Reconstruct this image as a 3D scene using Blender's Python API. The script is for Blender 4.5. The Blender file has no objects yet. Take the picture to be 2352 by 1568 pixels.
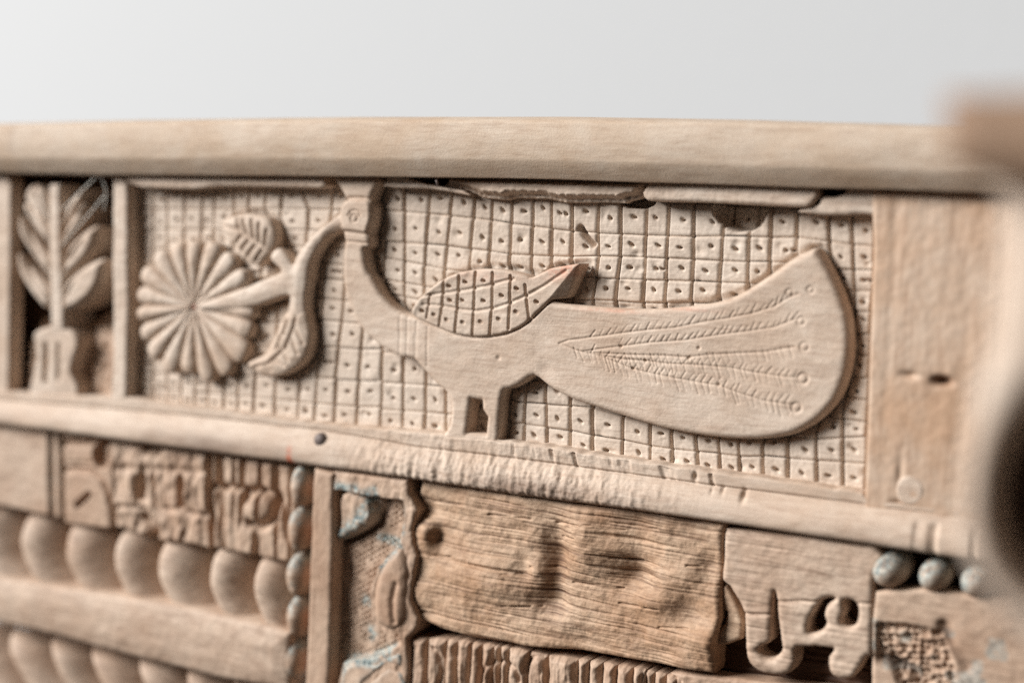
import bpy, math, random
import numpy as np
from mathutils import Vector, Matrix

rng = np.random.default_rng(7)
random.seed(7)
SC = bpy.context.scene
COL = SC.collection

# ------------------------------------------------------------------ camera
FPX = 3267.0                       # focal length in 2352-wide pixels (50 mm on 36 mm)
CX, CY = 1176.0, 784.0
VPU = np.array([-4650.0 - CX, 320.0 - CY])          # where the bench's long lines meet
B_ = 40000.0
A_ = (FPX * FPX + VPU[1] * B_) / (-VPU[0])
nrm = lambda v: v / np.linalg.norm(v)
# camera axes here: x right, y down, z forward
ex = -nrm(np.array([VPU[0], VPU[1], FPX]))          # world +X
ez = -nrm(np.array([A_, B_, FPX]))                  # world +Z
ey = np.cross(ez, ex)                               # world +Y (into the wall)
R_wc = np.stack([ex, ey, ez])                       # rows: world axes in camera coords
DIST = 0.70
fwd_w = R_wc @ np.array([0, 0, 1.0])
CAM = -fwd_w * DIST
CAM = CAM + np.array([0, 0, 0.0])
right_w = R_wc @ np.array([1.0, 0, 0])
up_w = R_wc @ np.array([0, -1.0, 0])
cam_d = bpy.data.cameras.new('camera')
cam = bpy.data.objects.new('camera', cam_d)
COL.objects.link(cam)
m = Matrix(((right_w[0], up_w[0], -fwd_w[0], CAM[0]),
            (right_w[1], up_w[1], -fwd_w[1], CAM[1]),
            (right_w[2], up_w[2], -fwd_w[2], CAM[2]),
            (0, 0, 0, 1)))
cam.matrix_world = m
cam_d.lens = 50.0
cam_d.sensor_width = 36.0
cam_d.clip_start = 0.01
cam_d.clip_end = 50.0
cam_d.dof.use_dof = True
cam_d.dof.aperture_fstop = 2.5
SC.camera = cam

SCL = 2352.0 / 4096.0
SC.cycles.use_denoising = False
def ray_hit(px, py, h):
    """point of the bench seen at photo pixel (px,py) lying h metres in front of its ground plane"""
    px = np.asarray(px, float) * SCL; py = np.asarray(py, float) * SCL
    d = np.stack([(px - CX) / FPX, (py - CY) / FPX, np.ones_like(px)], -1)
    dw = d @ R_wc.T
    t = (-h - CAM[1]) / dw[..., 1]
    p = CAM + dw * t[..., None]
    return p
def W(pts, h=0.0):
    pts = np.asarray(pts, float)
    p = ray_hit(pts[..., 0], pts[..., 1], h)
    return np.stack([p[..., 0], p[..., 2]], -1)
fp = ray_hit(2290.0, 1420.0, 0.011)
cam_d.dof.focus_distance = float((fp - CAM) @ fwd_w)

VIEWS = dict(Z1=(1200, 700, 2.904), Z2=(2000, 700, 2.904), Z3=(2800, 700, 2.904), Z4=(1000, 1200, 2.904),
             Z5=(1800, 1450, 2.904), Z6=(2600, 1450, 2.323), Z7=(450, 700, 2.904), Z8=(450, 1200, 2.904),
             R1=(0, 450, 1.2064), R2=(1200, 650, 1.3069), R3=(2200, 700, 1.12), R4=(0, 1600, 1.3862),
             R5=(1100, 1700, 1.5207), R6=(2400, 1800, 1.3868), R7=(3300, 300, 1.3066), R8=(3300, 1300, 1.0955),
             D=(0, 0, SCL))
def T(v, pts):
    x0, y0, s = VIEWS[v]
    return [(x0 + a / s, y0 + b / s) for a, b in pts]

# ------------------------------------------------------------------ world and lamps
world = bpy.data.worlds.new("World")
SC.world = world
world.use_nodes = True
bg = world.node_tree.nodes['Background']
bg.inputs['Color'].default_value = (1.0, 0.93, 0.87, 1)
bg.inputs['Strength'].default_value = 0.04
SC.view_settings.view_transform = 'Standard'
SC.view_settings.look = 'None'
SC.view_settings.exposure = 0.0
SC.view_settings.gamma = 1.0
SC.cycles.max_bounces = 8
SC.cycles.diffuse_bounces = 4

def area(name, loc, target, sx, sy, power, color):
    l = bpy.data.lights.new(name, 'AREA')
    l.shape = 'RECTANGLE'; l.size = sx; l.size_y = sy
    l.energy = power; l.color = color
    o = bpy.data.objects.new(name, l)
    COL.objects.link(o)
    o.location = loc
    o.rotation_euler = (Vector(target) - Vector(loc)).to_track_quat('-Z', 'Y').to_euler()
    return o
area('window_light', (-7.9, -6.3, 5.0), (0.0, 0.1, 0.0), 5.6, 5.0, 2800.0, (1.0, 0.99, 0.975))

# ------------------------------------------------------------------ numpy noise
_tab = rng.random((256, 256))
def vn(x, y):
    x = np.asarray(x, float); y = np.asarray(y, float)
    xi = np.floor(x).astype(int); yi = np.floor(y).astype(int)
    fx = x - xi; fy = y - yi
    fx = fx * fx * (3 - 2 * fx); fy = fy * fy * (3 - 2 * fy)
    g = lambda a, b: _tab[a & 255, b & 255]
    return ((g(xi, yi) * (1 - fx) + g(xi + 1, yi) * fx) * (1 - fy) +
            (g(xi, yi + 1) * (1 - fx) + g(xi + 1, yi + 1) * fx) * fy)
def fbm(x, y, o=4):
    s = 0; a = 1; t = 0
    for i in range(o):
        s = s + a * vn(x * 2 ** i + 17.3 * i, y * 2 ** i + 9.1 * i); t += a; a *= 0.5
    return s / t - 0.5
def ss(a, b, x):
    t = np.clip((x - a) / (b - a), 0, 1)
    return t * t * (3 - 2 * t)

# ------------------------------------------------------------------ materials
def rgb(r, g, b):
    f = lambda c: ((c / 255 + 0.055) / 1.055) ** 2.4 if c > 10 else c / 255 / 12.92
    return (f(r), f(g), f(b), 1)

def wood(name, pale, tan, dark, grain='x', streak=0.35, bump=0.35, rough=0.62, patch=0.5, fine=1.0, gs=1.0):
    mt = bpy.data.materials.new(name); mt.use_nodes = True
    nt = mt.node_tree; N = nt.nodes; L = nt.links
    bs = N['Principled BSDF']
    bs.inputs['Roughness'].default_value = rough
    bs.inputs['Specular IOR Level'].default_value = 0.3
    tc = N.new('ShaderNodeTexCoord')
    mp = N.new('ShaderNodeMapping')
    sc = {'x': (1.0, 6.0, 9.0), 'z': (9.0, 6.0, 1.0), 'o': (3, 3, 3)}[grain]
    mp.inputs['Scale'].default_value = [c * gs for c in sc]
    L.new(tc.outputs['Object'], mp.inputs['Vector'])
    def noise(scale, det, vec, rgh=0.6, dist=0.0):
        n = N.new('ShaderNodeTexNoise')
        n.inputs['Scale'].default_value = scale; n.inputs['Detail'].default_value = det
        n.inputs['Roughness'].default_value = rgh; n.inputs['Distortion'].default_value = dist
        L.new(vec, n.inputs['Vector']); return n.outputs['Fac']
    def ramp(f, a, b):
        r = N.new('ShaderNodeMapRange'); r.inputs['From Min'].default_value = a; r.inputs['From Max'].default_value = b
        r.clamp = True
        L.new(f, r.inputs['Value']); return r.outputs['Result']
    def mix(f, a, b, k=None):
        x = N.new('ShaderNodeMix'); x.data_type = 'RGBA'
        if k is not None:
            mm = N.new('ShaderNodeMath'); mm.operation = 'MULTIPLY'; mm.inputs[1].default_value = k
            L.new(f, mm.inputs[0]); f = mm.outputs[0]
        L.new(f, x.inputs[0])
        for v, i in ((a, 6), (b, 7)):
            if isinstance(v, tuple): x.inputs[i].default_value = v
            else: L.new(v, x.inputs[i])
        return x.outputs[2]
    O = tc.outputs['Object']
    blot = ramp(noise(26, 4, O, 0.6, 0.3), 0.42, 0.68)
    blot2 = ramp(noise(75, 4, O, 0.65), 0.40, 0.72)
    g1 = ramp(noise(60, 5, mp.outputs['Vector'], 0.6, 0.4), 0.46, 0.72)
    g2 = ramp(noise(170, 3, mp.outputs['Vector'], 0.6), 0.50, 0.75)
    pores = ramp(noise(1500, 2, O, 0.5), 0.60, 0.75)
    c = mix(blot, pale, tan, patch)
    c = mix(blot2, c, tan, patch * 0.5)
    c = mix(g1, c, dark, streak)
    c = mix(g2, c, dark, streak * 0.6)
    c = mix(pores, c, dark, 0.22 * fine)
    oi = N.new('ShaderNodeObjectInfo')
    c = mix(oi.outputs['Random'], c, tan, 0.35)
    at = N.new('ShaderNodeAttribute'); at.attribute_name = 'marks'
    sp = N.new('ShaderNodeSeparateColor'); L.new(at.outputs['Color'], sp.inputs[0])
    chip = ramp(noise(420, 4, O, 0.7), 0.36, 0.52)
    def masked(o):
        mm = N.new('ShaderNodeMath'); mm.operation = 'MULTIPLY'
        L.new(o, mm.inputs[0]); L.new(chip, mm.inputs[1]); return mm.outputs[0]
    teal = mix(ramp(noise(500, 3, O), .40, .60), rgb(84, 106, 110), rgb(186, 190, 182))
    c = mix(masked(sp.outputs[0]), c, teal)
    c = mix(masked(sp.outputs[1]), c, rgb(206, 112, 80))
    c = mix(sp.outputs[2], c, rgb(84, 54, 36))
    L.new(c, bs.inputs['Base Color'])
    b1 = N.new('ShaderNodeBump'); b1.inputs['Strength'].default_value = bump; b1.inputs['Distance'].default_value = 0.0004
    L.new(noise(150, 6, mp.outputs['Vector'], 0.7), b1.inputs['Height'])
    b2 = N.new('ShaderNodeBump'); b2.inputs['Strength'].default_value = bump * 0.8 * fine; b2.inputs['Distance'].default_value = 0.0004
    L.new(noise(900, 5, O, 0.7), b2.inputs['Height']); L.new(b1.outputs[0], b2.inputs['Normal'])
    L.new(b2.outputs[0], bs.inputs['Normal'])
    return mt
PALE = rgb(213, 197, 181); PALT = rgb(182, 155, 132); PALD = rgb(138, 108, 88)
M_panel = wood('bleached_teak', PALE, PALT, PALD, 'x', 0.5, 0.4, patch=0.6, fine=1.4)
M_cell = wood('bleached_teak_carved', PALE, rgb(186, 165, 146), rgb(132, 106, 88), 'x', 0.32, 0.4, patch=0.4)
M_rail = wood('bleached_rail_wood', rgb(200, 183, 165), rgb(186, 160, 134), rgb(146, 114, 90), 'x', 0.36, 0.3, patch=0.7, fine=2.0)
M_stile = wood('bleached_stile_wood', rgb(198, 176, 156), rgb(184, 150, 122), rgb(138, 104, 80), 'z', 0.45, 0.14, patch=0.9)
M_tan = wood('tan_old_wood', rgb(200, 175, 153), rgb(164, 131, 107), rgb(92, 60, 40), 'x', 0.45, 0.45, patch=0.7)
M_worn = wood('worn_brown_wood', rgb(212, 186, 160), rgb(168, 128, 96), rgb(76, 48, 32), 'x', 0.6, 0.6, patch=0.9, gs=1.2)
M_tanz = wood('tan_upright_wood', rgb(200, 175, 153), rgb(164, 131, 107), rgb(92, 60, 42), 'z', 0.45, 0.45, patch=0.75)
M_end = wood('brown_end_grain', rgb(152, 126, 104), rgb(138, 104, 80), rgb(92, 66, 50), 'o', 0.4, 0.3)
M_hole = wood('hollow_shade_brown', rgb(78, 58, 46), rgb(60, 44, 35), rgb(34, 24, 18), 'o', 0.4, 0.3)  # near-black colour stands in for shade inside the arm support
M_back = wood('gap_shade_backing', rgb(84, 58, 42), rgb(66, 44, 30), rgb(36, 24, 16), 'x', 0.4, 0.5)  # backing colour darkened to paint in the shade of gaps and holes

M_smooth = wood('smooth_tan_wood', rgb(204, 182, 162), rgb(168, 136, 112), rgb(92, 60, 40), 'x', 0.55, 0.35, patch=0.6)
def simple(name, col, rough=0.6, metal=0.0):
    mt = bpy.data.materials.new(name); mt.use_nodes = True
    nt = mt.node_tree; bs = nt.nodes['Principled BSDF']
    bs.inputs['Roughness'].default_value = rough; bs.inputs['Metallic'].default_value = metal
    tc = nt.nodes.new('ShaderNodeTexCoord'); n = nt.nodes.new('ShaderNodeTexNoise'); n.inputs['Scale'].default_value = 300
    nt.links.new(tc.outputs['Object'], n.inputs['Vector'])
    x = nt.nodes.new('ShaderNodeMix'); x.data_type = 'RGBA'
    x.inputs[6].default_value = tuple(c * 0.8 for c in col[:3]) + (1,); x.inputs[7].default_value = col
    nt.links.new(n.outputs['Fac'], x.inputs[0]); nt.links.new(x.outputs[2], bs.inputs['Base Color'])
    return mt
M_nail = simple('dull_iron', rgb(112, 98, 92), 0.6, 0.1)
M_web = simple('dusty_thread', rgb(226, 220, 210), 0.9)
M_wall = bpy.data.materials.new('white_plaster'); M_wall.use_nodes = True
_n = M_wall.node_tree; _b = _n.nodes['Principled BSDF']
_b.inputs['Roughness'].default_value = 0.9
_t = _n.nodes.new('ShaderNodeTexNoise'); _t.inputs['Scale'].default_value = 60; _t.inputs['Detail'].default_value = 5
_c = _n.nodes.new('ShaderNodeTexCoord'); _n.links.new(_c.outputs['Object'], _t.inputs['Vector'])
_x = _n.nodes.new('ShaderNodeMix'); _x.data_type = 'RGBA'
_x.inputs[6].default_value = (0.535, 0.543, 0.55, 1); _x.inputs[7].default_value = (0.555, 0.563, 0.57, 1)
_n.links.new(_t.outputs['Fac'], _x.inputs[0]); _n.links.new(_x.outputs[2], _b.inputs['Base Color'])
_u = _n.nodes.new('ShaderNodeBump'); _u.inputs['Strength'].default_value = 0.2; _u.inputs['Distance'].default_value = 0.001
_n.links.new(_t.outputs['Fac'], _u.inputs['Height']); _n.links.new(_u.outputs[0], _b.inputs['Normal'])

# ------------------------------------------------------------------ mesh helpers
def mesh_obj(name, V, F, mat, parent, marks=None, smooth=None):
    """V (n,3), F (m,4) int quads; smooth: per-face bool array or None for all"""
    me = bpy.data.meshes.new(name)
    V = np.ascontiguousarray(V, np.float32); F = np.ascontiguousarray(F, np.int32)
    k = F.shape[1]
    me.vertices.add(len(V)); me.vertices.foreach_set('co', V.ravel())
    me.loops.add(F.size); me.loops.foreach_set('vertex_index', F.ravel())
    me.polygons.add(len(F))
    me.polygons.foreach_set('loop_start', np.arange(0, F.size, k, dtype=np.int32))
    sm = np.ones(len(F), bool) if smooth is None else smooth
    me.polygons.foreach_set('use_smooth', sm)
    if marks is not None:
        a = me.attributes.new('marks', 'FLOAT_COLOR', 'POINT')
        a.data.foreach_set('color', np.ascontiguousarray(marks, np.float32).ravel())
    me.update(calc_edges=True); me.validate()
    me.materials.append(mat)
    o = bpy.data.objects.new(name, me); COL.objects.link(o)
    if parent is not None: o.parent = parent
    return o

def smooth_poly(P, n=5, closed=True):
    P = np.asarray(P, float); out = []; m_ = len(P)
    rngi = range(m_) if closed else range(m_ - 1)
    for i in rngi:
        if closed: a, b, c, d = P[i - 1], P[i], P[(i + 1) % m_], P[(i + 2) % m_]
        else: a, b, c, d = P[max(i - 1, 0)], P[i], P[i + 1], P[min(i + 2, m_ - 1)]
        for k in range(n):
            t = k / n
            out.append(0.5 * ((2 * b) + (-a + c) * t + (2 * a - 5 * b + 4 * c - d) * t * t + (-a + 3 * b - 3 * c + d) * t ** 3))
    if not closed: out.append(P[-1])
    return np.array(out)

def inside_dist(P, U, V):
    """positive inside, negative outside"""
    d2 = np.full(U.shape, 1e9); ins = np.zeros(U.shape, bool)
    n = len(P)
    for i in range(n):
        ax, ay = P[i]; bx, by = P[(i + 1) % n]
        ex_, ey_ = bx - ax, by - ay
        L2 = ex_ * ex_ + ey_ * ey_
        if L2 < 1e-16: continue
        t = np.clip(((U - ax) * ex_ + (V - ay) * ey_) / L2, 0, 1)
        dd = (U - ax - t * ex_) ** 2 + (V - ay - t * ey_) ** 2
        d2 = np.minimum(d2, dd)
        if ay != by:
            c = ((ay > V) != (by > V)) & (U < ex_ * (V - ay) / (by - ay) + ax)
            ins ^= c
    d = np.sqrt(d2)
    return np.where(ins, d, -d)

def seg_field(U, V, polys, width, prof='v'):
    """0..1 carve mask round polylines (world uv). width scalar = half width"""
    C = np.zeros(U.shape)
    u0, v0 = U[0, 0], V[0, 0]
    du = U[0, 1] - U[0, 0]; dv = V[1, 0] - V[0, 0]
    for P in polys:
        P = np.asarray(P, float)
        if P.ndim == 1 or len(P) == 1:
            P = np.array([P.reshape(-1, 2)[0], P.reshape(-1, 2)[0] + 1e-6])
        for a, b in zip(P[:-1], P[1:]):
            lo = np.minimum(a, b) - 2.2 * width; hi = np.maximum(a, b) + 2.2 * width
            i0 = max(int((lo[0] - u0) / du), 0); i1 = min(int((hi[0] - u0) / du) + 2, U.shape[1])
            j0 = max(int((lo[1] - v0) / dv), 0); j1 = min(int((hi[1] - v0) / dv) + 2, U.shape[0])
            if i1 <= i0 or j1 <= j0: continue
            uu = U[j0:j1, i0:i1]; vv = V[j0:j1, i0:i1]
            e = b - a; L2 = max(e @ e, 1e-14)
            t = np.clip(((uu - a[0]) * e[0] + (vv - a[1]) * e[1]) / L2, 0, 1)
            d = np.hypot(uu - a[0] - t * e[0], vv - a[1] - t * e[1]) / width
            val = np.clip(1 - d, 0, 1) if prof == 'v' else (np.exp(-d * d * 1.6) if prof == 'g' else 1 - ss(0.75, 1.05, d))
            C[j0:j1, i0:i1] = np.maximum(C[j0:j1, i0:i1], val)
    return C

def slab(name, poly, hf, back, res, mat, parent, holes=(), r=0.002, marks=None, raw=False):
    """carved relief: poly in uv, hf(U,V,d)->height to the front, walls down to `back`"""
    P = np.asarray(poly)
    pad = res * 2.5
    us = np.arange(P[:, 0].min() - pad, P[:, 0].max() + pad, res)
    vs = np.arange(P[:, 1].min() - pad, P[:, 1].max() + pad, res)
    U, V = np.meshgrid(us, vs)
    d = inside_dist(P, U, V)
    for h_ in holes:
        d = np.minimum(d, -inside_dist(np.asarray(h_), U, V))
    dc = np.maximum(d, 0)
    if callable(hf): H = hf(U, V, dc)
    else: H = np.full(U.shape, float(hf)) + fbm(U * 60, V * 60) * 0.0006
    if r > 0:
        q = np.clip(1 - dc / r, 0, 1)
        H = H - r * (1 - np.sqrt(np.clip(1 - q * q, 0, 1)))
    ins = d > 0
    gv, gu = np.gradient(d, res)
    out = (~ins)
    mv = np.where(out, np.clip(-d, 0, 1.6 * res), 0)
    g = np.maximum(np.hypot(gu, gv), 1e-6)
    U2 = U + mv * gu / g; V2 = V + mv * gv / g
    keep = ins[:-1, :-1] | ins[1:, :-1] | ins[:-1, 1:] | ins[1:, 1:]
    idx = np.arange(U.size).reshape(U.shape)
    F = np.stack([idx[:-1, :-1][keep], idx[:-1, 1:][keep], idx[1:, 1:][keep], idx[1:, :-1][keep]], 1)
    # boundary edges
    kp = np.pad(keep, 1)
    E = []
    sh = kp[:-2, 1:-1]; mk = keep & ~sh; E.append(np.stack([idx[:-1, :-1][mk], idx[:-1, 1:][mk]], 1))
    sh = kp[2:, 1:-1]; mk = keep & ~sh; E.append(np.stack([idx[1:, 1:][mk], idx[1:, :-1][mk]], 1))
    sh = kp[1:-1, :-2]; mk = keep & ~sh; E.append(np.stack([idx[1:, :-1][mk], idx[:-1, :-1][mk]], 1))
    sh = kp[1:-1, 2:]; mk = keep & ~sh; E.append(np.stack([idx[:-1, 1:][mk], idx[1:, 1:][mk]], 1))
    E = np.concatenate(E)
    used = np.unique(F); remap = np.full(U.size, -1); remap[used] = np.arange(len(used))
    Vt = np.stack([U2.ravel()[used], -H.ravel()[used], V2.ravel()[used]], 1)
    Ft = remap[F]
    be = remap[E]; bu = np.unique(be); rb = np.full(len(used), -1); rb[bu] = np.arange(len(bu))
    n0 = len(Vt); nb = len(bu)
    top = Vt[bu].copy(); bot = top.copy(); bot[:, 1] = -back
    ta = n0 + rb[be[:, 0]]; tb = n0 + rb[be[:, 1]]
    Fs = np.stack([ta, ta + nb, tb + nb, tb], 1)
    VV = np.concatenate([Vt, top, bot]); FF = np.concatenate([Ft, Fs])
    mk = None
    if marks is not None:
        mm = marks(U, V, dc)                                   # (...,4)
        mm = mm.reshape(-1, 4)[used]
        mk = np.concatenate([mm, mm[bu], mm[bu]])
    sm = np.ones(len(FF), bool)
    return mesh_obj(name, VV, FF, mat, parent, mk, sm)

def sheet(name, G, mat, parent, marks=None, close=None):
    """param surface G (n,m,3) -> mesh"""
    n, m_ = G.shape[:2]
    idx = np.arange(n * m_).reshape(n, m_)
    F = np.stack([idx[:-1, :-1].ravel(), idx[:-1, 1:].ravel(), idx[1:, 1:].ravel(), idx[1:, :-1].ravel()], 1)
    return mesh_obj(name, G.reshape(-1, 3), F, mat, parent, marks)

def mk0(U): return np.zeros(U.shape + (4,))

# ------------------------------------------------------------------ the wall and the bench
def plane(name, x0, x1, z0, z1, y, mat, kind, nx=2):
    G = np.zeros((nx, nx, 3)); xs = np.linspace(x0, x1, nx); zs = np.linspace(z0, z1, nx)
    G[..., 0] = xs[None, :]; G[..., 2] = zs[:, None]; G[..., 1] = y
    o = sheet(name, G, mat, None); o['kind'] = kind
    return o
wall = plane('wall', -6, 5, -3, 3, 0.75, M_wall, 'structure')

bench = bpy.data.objects.new('carved_bench', None); COL.objects.link(bench)
bench['label'] = 'bleached carved wooden bench back with a peacock panel over old carved blocks and rope mouldings'
bench['category'] = 'bench'

# board added behind all the carved pieces to seal light leaks and darken gaps
def box(name, x0, x1, y0, y1, z0, z1, mat, parent):
    v = np.array([(x, y, z) for x in (x0, x1) for y in (y0, y1) for z in (z0, z1)])
    f = np.array([(0, 1, 3, 2), (4, 6, 7, 5), (0, 4, 5, 1), (2, 3, 7, 6), (0, 2, 6, 4), (1, 5, 7, 3)])
    return mesh_obj(name, v, f, mat, parent, smooth=np.zeros(6, bool))
tl = W([(0, 640)], 0)[0]; br = W([(4096, 2731)], 0)[0]
box('light_seal_backing', tl[0] - 0.12, br[0] + 0.25, 0.016, 0.03, br[1] - 0.06, 0.5 * (W([(0, 600)], 0)[0][1] + W([(0, 690)], 0)[0][1]), M_back, bench)

# ---- lines traced on the bench (photo pixels)
ipx = lambda x, xs, ys: np.interp(x, xs, ys)
B_X = [-400, 0, 830, 1613, 2086, 2500, 2919, 3510, 3770, 4500]
B_Y = [1640, 1697, 1809, 1910, 1983, 2035, 2096, 2182, 2225, 2335]
M_X = [-400, 0, 800, 1299, 1672, 2086, 2500, 2858, 3457, 4500]
M_Y = [1560, 1598, 1668, 1722, 1792, 1841, 1897, 1945, 2018, 2140]
A_X = [-400, 0, 414, 1200, 2000, 2234, 2596, 2800, 3275, 3600, 3981, 4600]
A_Y = [686, 690, 699, 704, 713, 718, 731, 735, 752, 759, 775, 800]
T_X = [-400, 0, 522, 1393, 2264, 2960, 3622, 4096, 4600]
T_Y = [512, 500, 487, 475, 475, 487, 507, 520, 535]

H_F = 0.0090      # front of the frame
# ---- top rail: a long loft
def top_rail():
    xs = np.linspace(-350, 4550, 420)
    hf = 0.021
    top = W(np.stack([xs, np.interp(xs, T_X, T_Y)], 1), hf - 0.006)
    bot = W(np.stack([xs, np.interp(xs, A_X, A_Y)], 1), H_F + 0.006)
    prof = []     # (t down 0..1, depth)
    n = 44
    G = np.zeros((n + 4, len(xs), 3))
    for j in range(n):
        t = j / (n - 1)
        # front face, softly rounded on top, chamfered below t=.70
        if t < 0.10: h = hf - 0.006 + 0.006 * math.sqrt(1 - (1 - t / 0.10) ** 2)
        elif t < 0.68: h = hf + 0.0008 * math.sin((t - 0.10) / 0.58 * math.pi)
        else:
            q = (t - 0.68) / 0.32; h = hf - (hf - H_F - 0.006) * (q ** 1.25)
        zz = top[:, 1] * (1 - t) + bot[:, 1] * t
        xx = top[:, 0]
        nz = fbm(xx * 22, zz * 60 + 5) * 0.0010 + fbm(xx * 140, zz * 300 + 5, 3) * 0.0002
        G[j + 2, :, 0] = xx; G[j + 2, :, 2] = zz; G[j + 2, :, 1] = -(h + nz)
    G[0] = G[2]; G[0, :, 1] = 0.03; G[0, :, 2] += 0.001
    G[1] = G[2]; G[1, :, 1] = -(hf - 0.010); G[1, :, 2] += 0.0012
    G[n + 2] = G[n + 1]; G[n + 2, :, 1] = -0.004; G[n + 2, :, 2] += 0.0004
    G[n + 3] = G[n + 2]; G[n + 3, :, 1] = 0.03
    mk = np.zeros((n + 4, len(xs), 4))
    ck = np.exp(-((xs - 78) / 5.0) ** 2)
    mk[3:30, :, 2] = ck[None, :] * 0.45
    mk = mk.reshape(-1, 4)
    return sheet('top_rail', G, M_rail, bench, mk)
top_rail()

# ---- lower rail: ledge + rounded moulding
def lower_rail():
    xs = np.linspace(-350, 4500, 900)
    lt = np.interp(xs, [-400, 0, 505, 1260, 1544, 1800, 2100, 2282, 2489, 2600, 2798, 2962, 3155, 3375, 3450, 3470, 4500],
                   [1540, 1566, 1590, 1692, 1714, 1738, 1772, 1799, 1833, 1851, 1877, 1901, 1927, 1957, 1967, 2000, 2120])
    lt = lt + (vn(xs * 0.03, xs * 0) - 0.5) * 7
    ltw = W(np.stack([xs, lt], 1), H_F)
    mw = W(np.stack([xs, np.interp(xs, M_X, M_Y)], 1), H_F)
    bw = W(np.stack([xs, np.interp(xs, B_X, B_Y)], 1), H_F + 0.002)
    n1, n2 = 20, 34
    G = np.zeros((n1 + n2 + 4, len(xs), 3)); x_ = ltw[:, 0]
    k = 2
    for j in range(n1):
        t = j / n1
        z = ltw[:, 1] * (1 - t) + mw[:, 1] * t
        h = H_F - 0.0018 * (1 - ss(0, 0.14, t)) - 0.0012 * ss(0.8, 1.0, t)
        G[k, :, 2] = z; G[k, :, 1] = h; k += 1
    for j in range(n2):
        t = j / (n2 - 1)
        z = mw[:, 1] * (1 - t) + bw[:, 1] * t
        h = H_F - 0.0012 + 0.0062 * math.sin(min(1.0, t * 1.05 + 0.02) * math.pi * 0.62) ** 0.8 if t < 0.8 else None
        if h is None:
            h8 = H_F - 0.0012 + 0.0062 * math.sin((0.8 * 1.05 + 0.02) * math.pi * 0.62) ** 0.8
            q = (t - 0.8) / 0.2
            h = h8 - 0.0045 * (1 - math.sqrt(max(0, 1 - q * q)))
        G[k, :, 2] = z; G[k, :, 1] = h; k += 1
    G[:, :, 0] = x_[None, :]
    xx = G[2:k, :, 0]; zz = G[2:k, :, 2]
    pxx = np.broadcast_to(xs[None, :], xx.shape)
    tt = np.arange(n1 + n2)[:, None] / (n1 + n2)
    rough = ss(1250, 1700, pxx) * (1 - ss(2250, 2900, pxx))
    H = G[2:k, :, 1]
    H += fbm(xx * 45, zz * 90) * 0.0012
    H += rough * (fbm(xx * 420, zz * 160, 3) * 0.0024 + fbm(xx * 900, zz * 900, 2) * 0.0008) * (0.45 + 0.55 * (tt > 0.38))
    # upright knife marks on the ledge and at the far right of the moulding
    knife = ss(3560, 3700, pxx) * ss(0.45, 0.6, tt)
    H -= np.clip(vn(xx * 260, zz * 25) - 0.6, 0, 1) * 0.007 * knife
    kn2 = (pxx > 2050) * (pxx < 3000) * (tt < 0.36) * (tt > 0.05)
    H -= np.clip(vn(xx * 420 + zz * 120, zz * 60) - 0.62, 0, 1) * 0.004 * kn2
    for (cx, cy, w_, dp) in ((2977, 1980, 9, 0.0026), (2892, 1960, 6, 0.0015), (2780, 1905, 8, 0.0022), (2850, 1962, 5, .001)):
        c = W([(cx, cy)], H_F)[0]; s_ = w_ * 0.00013
        H -= dp * np.exp(-(((xx - c[0]) / s_) ** 2 + ((zz - c[1]) / (s_ * 2.2)) ** 2))
    G[2:k, :, 1] = -H
    G[0] = G[2]; G[0, :, 1] = 0.02
    G[1] = G[2]; G[1, :, 1] += 0.0006
    G[k] = G[k - 1]; G[k, :, 1] = -0.003; G[k, :, 2] += 0.0006
    G[k + 1] = G[k]; G[k + 1, :, 1] = 0.02
    G[0, :, 2] += 0.0002
    mk = np.zeros(G.shape[:2] + (4,))
    c = W([(1178, 1822)], H_F)[0]
    mk[..., 1] = 1.2 * np.exp(-(((G[..., 0] - c[0]) / 0.0016) ** 2 + ((G[..., 2] - c[1]) / 0.0045) ** 2))
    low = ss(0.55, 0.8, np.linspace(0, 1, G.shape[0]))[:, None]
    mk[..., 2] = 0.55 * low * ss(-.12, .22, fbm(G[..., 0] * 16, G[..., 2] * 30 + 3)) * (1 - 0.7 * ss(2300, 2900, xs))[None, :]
    c = W([(1182, 1845)], H_F)[0]
    mk[..., 1] += 0.9 * np.exp(-(((G[..., 0] - c[0]) / 0.003) ** 2 + ((G[..., 2] - c[1]) / 0.0012) ** 2))
    return sheet('lower_rail', G, M_panel, bench, mk.reshape(-1, 4))
lower_rail()

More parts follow.
